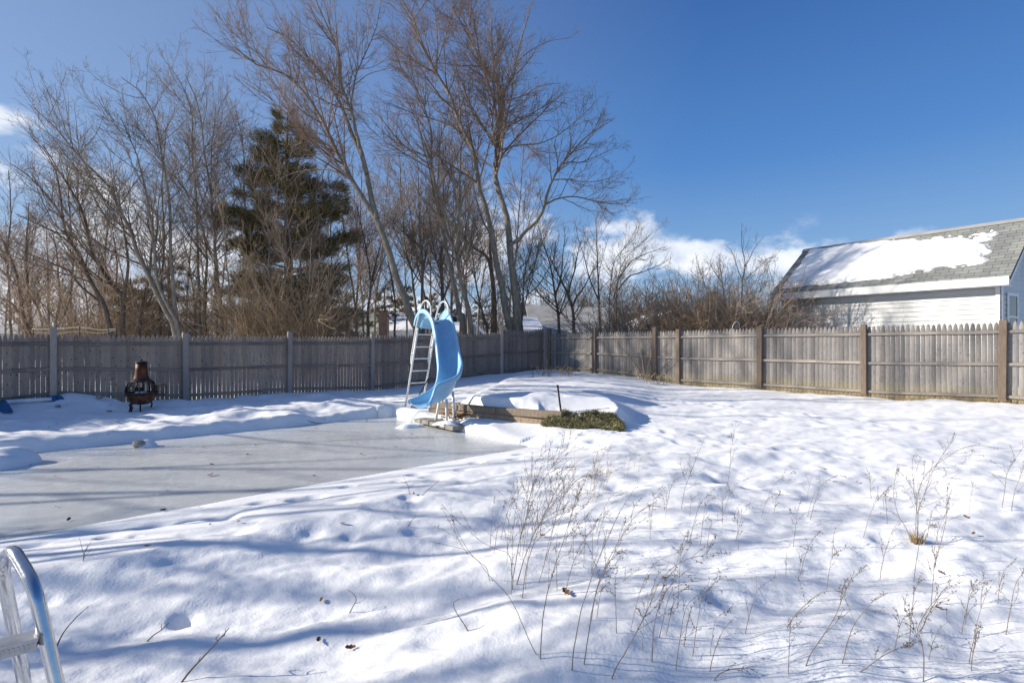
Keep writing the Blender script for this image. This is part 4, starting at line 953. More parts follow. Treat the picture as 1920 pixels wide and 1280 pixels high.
evergreen('spruce_tree', 'low olive evergreen behind the dark maples above the chimenea', 245, 25, 520, ([0,.3,.6,.85,1],[1.8,1.9,1.5,.8,.3]), 503, EVER, per=34, gap=.25, nl=.22, nw=.018)
for k, (x, Y, tp, r, lb) in enumerate(((650,30,545,1.9,'small dark evergreen right of the tan forsythia bush'),(722,40,535,2.2,'dark evergreen above the brick chimney'),(762,42,532,2.4,'dark evergreen right of the brick chimney behind the leaning trunk'),(806,46,548,2.3,'dark evergreen behind the slide handrails'),(905,60,556,3,'distant dark evergreen beside the utility pole'),(985,62,570,3,'distant low evergreen above the left end of the grey roof'),(1065,64,578,3.2,'distant low evergreen above the middle of the grey roof'),(1335,40,548,2,'olive evergreen peeking out above the brown thicket'),(1318,42,556,1.6,'smaller olive evergreen left of the one above the thicket'))):
    evergreen('spruce_tree', lb, x, Y, tp, ([0,.3,.6,.85,1],[r,r*.95,r*.7,r*.35,.15]), 510+k, EVER, per=22, gap=.32 if Y < 50 else .45, nl=.24, nw=.02)
evergreen('spruce_tree', 'dark low evergreen in the shade against the left corner of the white garage', 1440, 19.5, 575, ([0,.4,.8,1],[.9,.8,.5,.2]), 530, EVER, per=24, gap=.25)

# ------------------------------------------------------------------ bushes and thickets
def bush(name, label, px, Y, w_, h_, n, seed, twig, cat='shrub', arch=.055, d2=3.0, d3=4.5, rmin=.0045, spread=.8, pal=None):
    rr = np.random.RandomState(seed); c = P(px, 640, Y); g = gz(c[0], c[1])
    root = thing(name, label, cat, (c[0], c[1], g))
    a = rr.uniform(0, 6.28, n); r = np.sqrt(rr.uniform(0,1,n))*w_*.32
    pos = np.stack([c[0]+np.cos(a)*r, c[1]+np.sin(a)*r, np.full(n, g-.05)], 1)
    a2 = a + rr.randn(n)*.5; d = unit(np.stack([np.cos(a2)*spread*rr.uniform(.1,1,n), np.sin(a2)*spread*rr.uniform(.1,1,n), np.ones(n)], 1))
    ln = h_*rr.uniform(.6,1.25,n)*1.15; K = 12; out = [pos]
    for k in range(K-1):
        d = unit(d + rr.randn(n,3)*.09 + np.array([0,0,-arch*(k/6)])); d[:,2] = np.maximum(d[:,2], -.5); pos = pos + d*(ln/(K-1))[:,None]; out.append(pos)
    p0 = np.stack(out, 1); r0 = np.linspace(.013,.005,K)[None]*rr.uniform(.7,1.5,n)[:,None]
    V, Fq = tubes(p0, r0, 4); mesh_np('stems', V, Fq, pal or twig, root)
    p1, r1 = spawn(p0, r0, d2, Lf(.12,.25,.25,1.3), (22,60), 6, .02, rr, .25, 1.0, rmin=rmin, wob=.15)
    p2, r2 = spawn(p1, r1, d3, Lf(.2,.3,.12,.5), (25,65), 4, .0, rr, .15, 1.0, rmin=rmin*.85, wob=.17)
    V, Fq = merge([tubes(p1, r1, 3), tubes(p2, r2, 3)]); mesh_np('twigs', V, Fq, twig, root)
    return root
bush('forsythia_bush', 'large tan arching bush in front of the pine behind the fence', 545, 19.6, 2.6, 4.1, 150, 601, TW_T)
bush('forsythia_bush', 'lower tan bush to the right of the large arching one', 612, 20.0, 2.1, 2.9, 100, 602, TW_T)
bush('forsythia_bush', 'tan bush to the left of the large arching one', 490, 19.4, 1.8, 3.2, 80, 603, TW_T)
bush('brush_bush', 'brown brush behind the rope line, left of the dark maples', 155, 20, 2.6, 3.91, 110, 604, TW_B)
bush('brush_bush', 'brown brush between the two dark maples behind the rope line', 215, 22, 2.2, 3.74, 80, 605, TW_B)
bush('brush_bush', 'grey brown brush under the pale grey multi stem maple', 350, 21, 2.4, 2.89, 90, 606, TW_G)
for k, (x, Y, w_, h_, n, lb, tw) in enumerate(((1150,21.5,2.4,2.2,120,'leftmost brown thicket bush beside the pale fan limbed tree',TW_B),(1205,21,2.6,2.5,140,'brown thicket bush left of the white roofed house',TW_B),(1262,20,2.6,2.7,150,'brown thicket bush in front of the white roofed house',TW_B),
   (1322,19.5,2.6,3.1,170,'tall brown thicket bush below the small round headed tree',TW_B),(1378,19,2.6,3.2,190,'brown thicket bush round the foot of the sapling',TW_B),(1408,18.5,1.5,2.5,120,'brown thicket bush touching the left corner of the garage',TW_B),
   (1240,25,2.4,3.0,60,'dark upright twiggy bush behind the thicket, left one',TW_D),(1290,24,2.2,3.2,60,'dark upright twiggy bush behind the thicket, right one',TW_D),(1415,23,2.6,3.3,60,'pale grey twiggy bush rising behind the thicket next to the garage roof',TW_G))):
    bush('thicket_bush', lb, x, Y, w_, h_, n, 620+k, tw, spread=1.0 if k < 6 else .5, arch=.05 if k < 6 else .0)
bush('rose_bush', 'thin bare stems in front of the left end of the garage wall', 1470, 15.2, .9, 1.9, 14, 640, TW_D, d2=1.6, d3=1.5, spread=.5)
bush('rose_bush', 'tangled thin vine stems climbing the second brown post of the sunlit fence', 1210, 17.1, .8, 1.5, 16, 641, TW_T, d2=2.5, d3=2, spread=.6)

# ------------------------------------------------------------------ white garage on the right
Dg = np.array([.548,-.836,0]); Ng = np.array([.836,.548,0]); ef = np.array([9.63,19.9,3.2]); LG = 6.70; WG = 2.37; RG = 1.875
ga = thing('garage', 'white clapboard garage with steep grey shingle roof behind the sunlit fence', 'garage', (*(ef+Dg*3)[:2], .1))
def gp(u, n, z): return ef + Dg*u + Ng*n + np.array([0,0,z-3.2])
def uvmesh(name, quads, mat, parent):
    me = bpy.data.meshes.new(name); v = []; f = []; uvs = []; bz = WL[parent.name]
    for pts, uv in quads:
        o = len(v); v += [tuple(np.array(p)-bz) for p in pts]; f.append(tuple(range(o, o+len(pts)))); uvs += uv
    me.from_pydata(v, [], f); ul = me.uv_layers.new(name='UVMap'); ul.data.foreach_set('uv', np.array(uvs).ravel()); me.materials.append(mat)
    o = bpy.data.objects.new(name, me); put(o, parent); WL[o.name] = bz; return o
sl_ = math.hypot(WG, RG); ro = .09; th = .10
e0, e1, r0_, r1_ = gp(-.0,-.03,3.19), gp(LG+.05,-.03,3.19), gp(0,WG,3.2+RG), gp(LG+.05,WG,3.2+RG)
b0_, b1_ = gp(0,2*WG+.03,3.19), gp(LG+.05,2*WG+.03,3.19); dz = np.array([0,0,-th])
W_ = LG+.05
rq = [([e0,e1,r1_,r0_], [(0,0),(W_,0),(W_,sl_),(0,sl_)]), ([r0_,r1_,b1_,b0_], [(0,sl_),(W_,sl_),(W_,2*sl_),(0,2*sl_)]),
      ([e0+dz,r0_+dz,r1_+dz,e1+dz], [(0,0)]*4), ([r0_+dz,b0_+dz,b1_+dz,r1_+dz], [(0,0)]*4),
      ([e0,r0_,r0_+dz,e0+dz], [(0,0)]*4), ([r0_,b0_,b0_+dz,r0_+dz], [(0,0)]*4), ([e1,e1+dz,r1_+dz,r1_], [(0,0)]*4), ([r1_,r1_+dz,b1_+dz,b1_], [(0,0)]*4), ([e0,e0+dz,e1+dz,e1], [(0,0)]*4), ([b0_,b1_,b1_+dz,b0_+dz], [(0,0)]*4)]
rfo = uvmesh('roof', rq, SHING, ga)
mb = MB(); k0 = gp(-.02,WG,3.2+RG+.03); k1 = gp(LG+.07,WG,3.2+RG+.03)
for s_ in (-1,1):
    n_ = np.array([0,0,1.0])*.78 + Ng*s_*.62; mb.box((k0+k1)/2 + Ng*s_*.075 - [0,0,.055], (LG+.09,.19,.018), ax=Dg, az=n_)
mb.build('ridge_cap', SHING2, rfo)
INS = .42; wt_ = 2.98
mb = MB(); mb.box((gp(0,0,0)+gp(LG,0,0))/2*[1,1,0] + [0,0,3.085] + Ng*-.05, (LG+.06,.03,.235), ax=Dg); mb.build('fascia', WHITEP, ga)
mb = MB(); mb.box((gp(0,0,0)+gp(LG,0,0))/2*[1,1,0] + [0,0,2.975] + Ng*.2, (LG-.02,.45,.02), ax=Dg); mb.build('soffit', WHITEP, ga)
mb = MB(); U0, U1 = .22, LG-.28; z = -.1; pitch = .145
while z < 2.95:                                                   # clapboards on the long side
    z1 = min(z+pitch, 2.965)
    a, b_, c, d = gp(U0,INS-.03,z), gp(U1,INS-.03,z), gp(U1,INS,z1), gp(U0,INS,z1); mb.add([a,b_,c,d, gp(U0,INS,z), gp(U1,INS,z)], [(0,1,2,3),(4,5,1,0)]); z += pitch
g1 = 2*WG-INS; z = -.1                                            # gable end facing the camera side
while z < 3.2+RG-.25:
    z1 = z+pitch
    def span(zq):
        if zq < 2.9: return INS, g1
        k = (zq-2.9)/(3.2+RG-.16-2.9); return INS+(WG-INS)*k, g1-(g1-WG)*k
    a, c = span(z), span(min(z1, 3.2+RG-.17)); zt1 = min(z1, 3.2+RG-.17)
    mb.add([gp(U1+.03,a[0],z), gp(U1+.03,a[1],z), gp(U1,c[1],zt1), gp(U1,c[0],zt1), gp(U1,a[0],z), gp(U1,a[1],z)], [(0,1,2,3),(4,5,1,0)]); z += pitch
mb.add([gp(U0,INS+.01,-.1), gp(U0,g1,-.1), gp(U0,g1,2.95), gp(U0,WG,3.2+RG-.15), gp(U0,INS+.01,2.95)], [(0,1,2,3,4)])
mb.add([gp(U0,g1,-.1), gp(U1,g1,-.1), gp(U1,g1,2.95), gp(U0,g1,2.95)], [(0,1,2,3)])
mb.build('wall', SIDING, ga)
for u_, n_ in ((U0+.05,INS-.042),(U1-.03,INS-.042),(U1+.042,INS+.045)):
    ax_ = Dg if n_ < INS else Ng
    mb = MB(); c = gp(u_, n_, 0); mb.box((c[0],c[1],1.43), (.10,.025,3.05), ax=ax_); mb.build('corner_board', WHITEP, ga)
mb = MB()                                                          # rake boards
for n0, z0, n1, z1 in ((-.02,3.05,WG,3.2+RG-.13),(2*WG+.02,3.05,WG,3.2+RG-.13)):
    for u_ in (LG+.03,):
        a, c = gp(u_,n0,z0), gp(u_,n1,z1); d = (c-a)/np.linalg.norm(c-a); mb.box((a+c)/2, (np.linalg.norm(c-a),.02,.16), ax=d, az=np.cross(d, Dg)*(1 if n0 < WG else -1))
mb.build('rake_board', WHITEP, ga)
wn_ = MB(); cw_ = gp(U1+.045,INS+.95,0)
for s_, w2, z0, z1 in ((-.42,.1,1.55,2.75),(.42,.1,1.55,2.75)): wn_.box((cw_+Ng*s_)*[1,1,0]+[0,0,(z0+z1)/2], (w2,.03,z1-z0), ax=Ng)
for zq in (1.52,2.79,2.15): wn_.box(cw_*[1,1,0]+[0,0,zq], (.94,.034,.08 if zq != 2.15 else .05), ax=Ng)
wi = wn_.build('window', WHITEP, ga)
mb = MB(); mb.box(cw_*[1,1,0]+[0,0,2.15]-Dg*.006, (.8,.012,1.2), ax=Ng); mb.build('pane', GLASS, wi)
# snow on the roof
nu, nv = 210, 90; uu, vv = np.meshgrid(np.linspace(.05,LG-.2,nu), np.linspace(.1,sl_-.02,nv)); ns = fbm(uu*2.2, vv*3.2, 61, 4)*.55 + fbm(uu*6, vv*10, 62, 3)*.34
lo = .42 + .10*sst(2,5.5,uu)*3.0*sst(3.0,6,uu) + .15*sst(3.4,4.6,uu); hi = sl_-.12 - .55*sst(2.6,5.2,uu)
rgt = 5.55 + .35*np.cos((vv-1.55)*1.5)
m_ = np.minimum(np.minimum((vv-lo)*1.2, (hi-vv)*1.2), np.minimum((uu-.32-.1*vv*0)*1.6, (rgt-uu)*.9)) + ns*(.25+.5*sst(2.5,5,uu))
hgt = -.03 + .12*sst(-.12,.16,m_) + .02*fbm(uu*1.5, vv*2, 64, 3)*sst(.1,.4,m_)
upv = (Ng*WG + np.array([0,0,RG]))/sl_; nn = np.cross(Dg, upv)*-1; nn = nn if nn[2] > 0 else -nn
V = (e0 + Dg*uu[...,None] + upv*vv[...,None] + nn*hgt[...,None]).reshape(-1,3); I = np.arange(nu*nv).reshape(nv,nu)
keep = (np.maximum(np.maximum(m_[:-1,:-1], m_[1:,1:]), np.maximum(m_[:-1,1:], m_[1:,:-1])) > -.12).ravel()
Fq = np.stack([I[:-1,:-1], I[:-1,1:], I[1:,1:], I[1:,:-1]], -1).reshape(-1,4)[keep]
tag(mesh_np('snow_patch', V, Fq, SNOW, loc=gp(3,1,4)), 'large white snow patch melting on the grey shingle roof of the garage', 'snow')

# ------------------------------------------------------------------ houses, chimney and pole beyond the grove
def fmat(n, c, r=.8): return simple(n, c, r, .1, 1.5)
HB = fmat('blue_grey_siding', (.24,.29,.33)); HG = fmat('sage_siding', (.34,.35,.30)); HW = fmat('white_siding', (.7,.7,.69)); HS = fmat('slate_blue_shed', (.20,.29,.33)); RDK = fmat('dark_shingle', (.10,.10,.105), .9); HT = fmat('grey_tan_siding', (.42,.41,.37))
def gable_house(name, label, xl, xr, ev, pk, pky, Y, depth, wm, rm, wins=(), skew=0.0, ov=.25):
    g = .1; A_, B_, C_ = P(xl,ev,Y), P(xr,ev,Y), P(pk,pky,Y); dv = np.array([skew, depth, 0])
    root = thing(name, label, 'house' if name == 'house' else 'shed', ((A_[0]+B_[0])/2, Y, g))
    lo = lambda p: np.array([p[0], p[1], -.3]); mb = MB()
    f = [lo(A_), lo(B_), B_, C_-[0,0,.05], A_]; mb.add(f+[q+dv for q in f], [(0,1,2,3,4),(9,8,7,6,5),(0,4,9,5),(1,6,7,2)]); mb.build('wall', wm, root)
    mb = MB()
    for q in (A_, B_):
        d = (q-C_); dn = d/np.linalg.norm(d); e_ = q + dn*ov; y0 = np.array([0,-ov,0]); y1 = dv+[0,ov,0]; t = np.array([0,0,.12])
        v = [C_+y0, C_+y1, e_+y1, e_+y0]; mb.add(v+[p+t for p in v], [(0,1,2,3),(7,6,5,4),(0,4,5,1),(1,5,6,2),(2,6,7,3),(3,7,4,0)])
    mb.build('roof', rm, root)
    for x0, y0, x1, y1 in wins:
        a, c = P(x0,y0,Y-.04), P(x1,y1,Y-.04); w2, h2 = abs(c[0]-a[0]), abs(a[2]-c[2]); m = (a+c)/2
        fr = MB(); fr.box(m, (w2+.16,.05,h2+.16)); wo = fr.build('window', WHITEP, root)
        MB().box(m-[0,.03,0], (w2,.03,h2)).build('pane', GLASS, wo)
    return root
def side_house(name, label, xl, xr, ev, rl, rr_, rgy, Y, depth, wm, rm, rise_y=None):
    A_, B_ = P(xl,ev[0],Y), P(xr,ev[1],Y); h = depth/2; C_, D_ = P(rl,rgy[0],Y+h), P(rr_,rgy[1],Y+h)
    root = thing(name, label, 'house', ((A_[0]+B_[0])/2, Y, .1)); lo = lambda p: np.array([p[0], p[1], -.3]); bk = np.array([0,depth,0])
    mb = MB(); mb.add([lo(A_),lo(B_),B_-[0,0,.05],A_-[0,0,.05],lo(A_)+bk,lo(B_)+bk,B_+bk-[0,0,.05],A_+bk-[0,0,.05],C_-[0,0,.08],D_-[0,0,.08]], [(0,1,2,3),(5,4,7,6),(0,3,8,7,4),(1,5,6,9,2)]); mb.build('wall', wm, root)
    mb = MB(); t = np.array([0,0,.14]); a, b_ = A_-[.2,.25,.06], B_+[.2,-.25,-.06]
    v = [a, b_, D_+[.2,0,0], C_-[.2,0,0]]; mb.add(v+[q+t for q in v], [(3,2,1,0),(4,5,6,7),(0,1,5,4),(1,2,6,5),(3,0,4,7)])
    v = [C_-[.2,0,0], D_+[.2,0,0], B_+bk+[.2,.25,-.06], A_+bk-[.2,-.25,.06]]; mb.add(v+[q+t for q in v], [(3,2,1,0),(4,5,6,7),(1,2,6,5),(3,0,4,7),(2,3,7,6)])
    mb.build('roof', rm, root); return root
gable_house('house', 'blue grey gabled house with one upper window behind the slide', 833, 877, 606, 853, 581, 44, 9, HB, RDK, [(849,593,857,606)])
gable_house('shed', 'small slate blue shed with snow on its roof right of the slide top', 870, 900, 620, 888, 607, 36, 4, HS, SNOW)
side_house('house', 'snow roofed house just right of the slide, low against the fence', 838, 874, (621,622), 846, 872, (607,608), 38, 5, HB, SNOW)
side_house('house', 'wide house with a large pale grey roof behind the gnarled dark trees', 1000, 1150, (626,624), 990, 1128, (574,580), 36, 11, HT, SHING2)
gable_house('house', 'dark roofed house with snow on its slope behind the twin maple base', 940, 1022, 617, 985, 588, 40, 9, HW, RDK)
side_house('house', 'snow covered slope of a low roof right of the twin maple base', 975, 1014, (618,620), 984, 1002, (597,600), 34, 4, HW, SNOW)
gable_house('house', 'white roofed house partly hidden by the brown thicket', 1188, 1320, 622, 1266, 584, 34, 9, HW, SNOW, [(1224,597,1240,610)])
side_house('house', 'sage green house behind the bare branches left of the brick chimney', 648, 716, (625,625), 655, 715, (585,586), 38, 9, HG, HG)
side_house('house', 'house with snow dusted roof right of the brick chimney', 718, 786, (622,620), 730, 780, (588,590), 37, 8, HW, SNOW)
gable_house('house', 'left one of two small white gables left of the pine', 436, 464, 629, 450, 615, 38, 8, HW, SNOW)
gable_house('house', 'right one of two small white gables left of the pine', 468, 494, 629, 481, 616, 40, 8, HW, SNOW)
side_house('shed', 'low shed with snowy roof below the tan bushes', 612, 646, (630,630), 618, 640, (618,619), 30, 4, HB, SNOW)
side_house('house', 'long low pale building at the far left edge above the fence', -120, 42, (622,628), -120, 28, (604,610), 40, 8, HT, HT)
side_house('shed', 'small snowy roof glimpsed between the dark maples', 178, 218, (612,613), 184, 212, (597,598), 34, 5, HB, SNOW)
c = P(720,625,35); mb = MB(); mb.box((c[0],35,1.5), (.56,.56,3.6)); mb.box((c[0],35,3.36), (.66,.66,.14)); o = mb.build('brick_chimney', BRICK, None, (c[0],35,0)); tag(o, 'red brick chimney standing left of the leaning maple trunk', 'chimney')
c = P(756,600,42); mb = MB(); mb.box((c[0],42,1.6), (.55,.55,4.6)); mb.box((c[0],42,3.96), (.62,.62,.12)); o = mb.build('brick_chimney', BRICK, None, (c[0],42,0)); tag(o, 'narrow brick chimney seen just above the slide handrails', 'chimney')
up = thing('utility_pole', 'distant utility pole with three crossbars right of the slate blue shed', 'utility pole', (P(897,625,50)[0], 50, .1))
a = P(897,585,50); MB().tube([(a[0],50,-.2), (a[0],50,a[2])], .11, 8).build('pole', BARK_P, up)
for py in (591,598.5,606):
    MB().box(P(901,py,49.85), (1.75,.09,.10)).build('crossbar', BARK_P, up)
rl_ = thing('rope_line', 'two sagging yellow ropes strung on short stakes behind the left fence', 'rope line', (*P(150,628,12.8)[:2], .1))
for px in (62,149,203,218):
    a = P(px, 612 if px == 149 else 617, 12.9); MB().tube([(a[0],a[1],0), a], .018, 6).build('stake', BARK_D, rl_)
for py in ((617,615.5,613.5,617.5,616),(622,623.5,621,623,617.5)):
    MB().tube(catmull([P(60,py[0],12.9), P(105,py[1]+1,12.9), P(149,py[2],12.9), P(190,py[3]+1,12.9), P(218,py[4],12.9)], 30), .012, 6).build('rope', ROPE, rl_)
mb = MB(); q = P(1380,625,15.6)
mb.tube(catmull([P(1372,622,15.6),P(1375,608,15.6),P(1381,603,15.6),P(1386,609,15.6),P(1384,640,15.6)],20), .010, 6)
tag(mb.build('white_hoop', PIPE), 'thin white hoop sticking up just behind the sunlit fence', 'hoop')
# the far wood that closes the view: reads as one mass
rw_ = np.random.RandomState(55); n = 1500
ang_ = rw_.uniform(-1.15,1.15,n); dist = rw_.uniform(62,95,n); X_ = np.tan(ang_)*dist*.9; pos = np.stack([X_, dist, np.zeros(n)], 1); d = unit(np.stack([rw_.randn(n)*.12, rw_.randn(n)*.12, np.ones(n)], 1))
hh = rw_.uniform(3.5,8.0,n)*(1+.25*np.sin(X_*.11)); p0 = np.stack([pos + d*(hh*k/6)[:,None] for k in range(7)], 1); r0 = np.linspace(.10,.02,7)[None]*np.ones((n,1))
p1, r1 = spawn(p0, r0, 1.9, Lf(.15,.3,.5,3), (25,55), 5, .08, rw_, .15, 1.0, rmin=.018); p2, r2 = spawn(p1, r1, 2.6, Lf(.3,.3,.3,1.2), (25,60), 4, .04, rw_, .1, 1, rmin=.014)
V, Fq = merge([tubes(p0,r0,4), tubes(p1,r1,3), tubes(p2,r2,3)]); o = mesh_np('distant_wood', V, Fq, TW_F); tag(o, 'grey brown bare wood closing the view behind the houses', 'wood', kind='stuff')

# ------------------------------------------------------------------ dry weeds in the snow
rwd = np.random.RandomState(21)
def weed(path, seed, label, group, r0=.0034, heads=1.0, fork=1.0, straw=False):
    rr = np.random.RandomState(seed); path = np.array(path, float); c = catmull(path, 22); single = group is not None; H = np.linalg.norm(path[-1]-path[0])
    c[1:] += np.cumsum(rr.randn(21,3)*.0016*H, 0)
    b = path[0]; root = None if single else thing('dry_weed', label, 'dry weed', b, group)
    rad = (r0*np.linspace(1,.28,22))[None]; parts = [tubes(c[None], rad, 5)]
    p1, r1 = spawn(c[None], rad, 17*fork/max(H,.4)**.3, Lf(.10,.26,.05,.45), (18,45), 8, .03, rr, .28, .98, rscale=.6, rmin=.0009, wob=.12, maxr=.006)
    srcs = [(c[None], rad)]; heads_src = []
    if len(p1):
        parts.append(tubes(p1, r1, 3)); p2, r2 = spawn(p1, r1, 9, Lf(.15,.3,.03,.16), (20,55), 5, -.05, rr, .3, 1, rmin=.0008, wob=.2)
        if len(p2): parts.append(tubes(p2, r2, 3)); heads_src.append(p2)
        heads_src.append(p1)
    SV, SF = merge(parts)
    if not single: mesh_np('stem', SV, SF, STRAW if straw else WEED, root)
    hp = [c[-7:]] + [h[:, 2:].reshape(-1,3) for h in heads_src]; hp = np.vstack(hp)
    hp = hp[rr.rand(len(hp)) < .42*heads]
    if len(hp):
        V, T3 = needles(hp, np.tile([0,0,-.3],(len(hp),1)), 2, .011, .0022, rr, up=-.1, spread=.8)
        if not single: mesh_np('seed_head', V, T3, SEED, root, smooth=False)
    else: V, T3 = np.zeros((0,3)), np.zeros((0,3), int)
    if single:
        tri = np.vstack([SF[:,[0,1,2]], SF[:,[0,2,3]]]); root = mesh_np('dry_weed', np.vstack([SV, V]), np.vstack([tri, T3+len(SV)]), STRAW if straw else WEED, None, loc=b, smooth=False)
        root.data.materials.append(SEED); mi = np.zeros(len(tri)+len(T3), np.int32); mi[len(tri):] = 1; root.data.polygons.foreach_set('material_index', mi); tag(root, label, 'dry weed', group)
    return root
TR = [("tallest arching weed stalk of the big clump left of centre", [(960,1104),(965,1060),(976,999),(1003,924),(1034,870),(1058,835),(1085,808)],3.1),
 ("long weed stalk right of the tallest one in the big clump", [(978,1120),(988,1060),(1003,1010),(1020,960),(1052,900),(1085,860),(1135,838)],3.05),
 ("slanting weed stalk crossing the middle of the big clump", [(966,1098),(985,1040),(1010,985),(1040,940),(1075,905),(1110,880)],3.2),
 ("upright pale weed stalk with a fork near the bottom centre", [(1013,1237),(1016,1180),(1024,1120),(1036,1070),(1054,1010),(1068,965),(1080,915)],2.5),
 ("pale weed stalk rising from the bottom edge of the picture", [(1071,1285),(1078,1210),(1090,1150),(1108,1090),(1132,1025),(1162,960),(1192,912)],2.3),
 ("straight thin weed stalk beside the pale one from the bottom edge", [(1093,1245),(1105,1180),(1120,1110),(1138,1060),(1165,1010),(1200,960),(1232,940)],2.5),
 ("weed stalk arching far to the right near the bottom centre", [(1144,1278),(1158,1245),(1176,1217),(1200,1175),(1218,1140),(1242,1090),(1284,1052),(1355,1036)],2.35),
 ("dark thin weed stalk with loose head right of the bottom centre", [(1222,1241),(1225,1195),(1232,1150),(1250,1110),(1270,1085),(1300,1062)],2.45),
 ("long bare weed stalk leaning left from the bottom centre", [(1012,1228),(990,1195),(972,1150),(950,1110),(917,1077),(895,1048),(872,1030),(850,990),(828,946)],2.55),
 ("lower left leaning weed branch of the big clump", [(962,1090),(955,1040),(930,1028),(900,1012),(875,990),(850,968),(828,942)],3.1),
 ("bare weed stalk left of the big clump", [(920,1088),(912,1065),(895,1050),(880,1035),(862,1005),(850,975),(843,950)],3.15),
 ("thin weed stalk standing at the foot of the juniper side slope", [(1360,919),(1366,890),(1370,850),(1374,819),(1380,790)],5.0),
 ("weed stalk with spreading twigs nearest the juniper on the right", [(1276,953),(1285,915),(1298,880),(1312,845),(1320,823)],4.5),
 ("weed stalk with long arched plume in the straw tuft clump", [(1716,1022),(1717,975),(1720,930),(1732,895),(1752,875),(1780,855),(1815,838),(1868,836)],3.75),
 ("curved weed stalk on the left of the straw tuft", [(1712,1018),(1700,990),(1685,965),(1677,930),(1679,895),(1684,868)],3.75),
 ("inner upright weed stalk of the straw tuft", [(1718,1020),(1722,975),(1716,940),(1712,905),(1722,870),(1728,858)],3.75),
 ("slender weed stalk leaning over the straw tuft to the right", [(1720,1020),(1722,960),(1736,920),(1748,890),(1772,850),(1795,820)],3.8),
 ("tall single weed stalk right of the straw tuft", [(1749,1075),(1758,1040),(1768,1005),(1775,965),(1776,930),(1779,905)],3.35),
 ("thin weed stalk near the right edge, first of a pair", [(1877,952),(1884,915),(1888,885),(1902,860),(1922,832)],4.4),
 ("thin weed stalk near the right edge, second of a pair", [(1895,958),(1902,925),(1912,895),(1922,865)],4.4),
 ("arched weed stalk with drooping tip in the right foreground", [(1468,1178),(1490,1155),(1515,1130),(1540,1112),(1565,1108),(1580,1110)],2.75),
 ("weed stalk with bowed head rising past the arched one", [(1505,1255),(1520,1225),(1545,1190),(1570,1150),(1585,1110),(1605,1080),(1632,1066)],2.4),
 ("weed stalk leaning right in the lower right foreground", [(1575,1245),(1588,1205),(1600,1175),(1620,1145),(1645,1118),(1665,1113)],2.45),
 ("dark jointed weed stalk in the lower right corner", [(1730,1290),(1732,1235),(1727,1200),(1720,1180),(1742,1140),(1765,1115),(1785,1098)],2.25),
 ("weed stalk with arched tip in the lower right corner", [(1722,1195),(1735,1160),(1755,1125),(1775,1100),(1795,1092)],2.5),
 ("upright weed with dark loose head near the right bottom corner", [(1820,1280),(1822,1235),(1828,1195),(1835,1165)],2.3),
 ("low weed stalk arching to the right along the bottom edge", [(1330,1280),(1350,1262),(1385,1252),(1420,1255)],2.3),
 ("weed stalk slanting right along the bottom edge", [(1594,1280),(1625,1250),(1660,1225),(1700,1208),(1725,1200)],2.3)]
for k, (lb, px, Y) in enumerate(TR):
    g = gpx(*px[0]) if px[0][1] < 1280 else np.array([0, Y, 0]); Y = g[1] if px[0][1] < 1280 else Y
    sp = rwd.uniform(-.12,.2); n = len(px); pts = [P(x, y, Y + sp*i/n) for i, (x, y) in enumerate(px)]
    pts[0] = np.array([pts[0][0], pts[0][1], gz(pts[0][0], pts[0][1])-.03])
    weed(pts, 700+k, lb, None, r0=.0019 if k in (8,9,10) else (.0027 if k < 10 else .0024), fork=1.0 if k not in (8,9,10) else .35)
for k in range(112):
    if k < 60: px, py = rwd.uniform(1080,1900), rwd.uniform(930,1275)
    elif k < 78: px, py = rwd.uniform(1060,1200), rwd.uniform(880,940)
    elif k < 86: px, py = rwd.uniform(930,1120), rwd.uniform(960,1120)
    elif k < 92: px, py = rwd.uniform(930,1180), rwd.uniform(940,1130)
    elif 96 <= k < 116: px, py = rwd.normal(985,40), rwd.uniform(1000,1130)
    elif k >= 116: px, py = rwd.uniform(1080,1680), rwd.uniform(930,1240)
    elif k < 100: px, py = rwd.uniform(1130,1400), rwd.uniform(960,1060)
    else: px, py = rwd.uniform(1120,1900), rwd.uniform(980,1275)
    b = gpx(px, py); h = rwd.uniform(.12,.40) if k < 60 else (rwd.uniform(.35,.75) if 96 <= k < 116 else rwd.uniform(.25,.42)); ln = rwd.uniform(-.05,.55)*h; bow = rwd.uniform(0,.22)*h; dy = rwd.uniform(-.15,.15)*h
    dense = 60 <= k < 78
    weed([b-[0,0,.03], b+[ln*.25,dy*.3,h*.4], b+[ln*.6,dy*.6,h*.78], b+[ln+bow,dy,h*(1-.25*bow/h)]], 800+k,
         'thin pale grass stalk in the tuft below the juniper' if dense else 'fine wispy weed stalk in the big clump at the centre foreground' if 96 <= k < 116 else 'thin dry weed stalk scattered over the right foreground snow', 'pale grass stalks below the juniper' if dense else 'wispy stalks of the big clump' if 96 <= k < 116 else 'scattered dry weed stalks', r0=.0016 if dense else rwd.uniform(.0015,.0023), fork=.8, heads=.5 if dense else 1, straw=dense)
st = gpx(1720,1020); mb = MB(); rr = random.Random(3)
for k in range(46):
    a = rr.uniform(0,6.28); r_ = rr.uniform(0,.028); h = rr.uniform(.03,.11); t = np.array([math.cos(a)*h*.3, math.sin(a)*h*.3-.0, h])
    q = st + [math.cos(a)*r_*1.4, math.sin(a)*r_, -.02]; mb.tube([q, q+t*.5+[0,0,.01], q+t], [.003,.0025,.0008], 4, cap=False)
tag(mb.build('straw_tuft', STRAW, None, st), 'golden straw tuft at the foot of the tall plumed weed', 'grass')
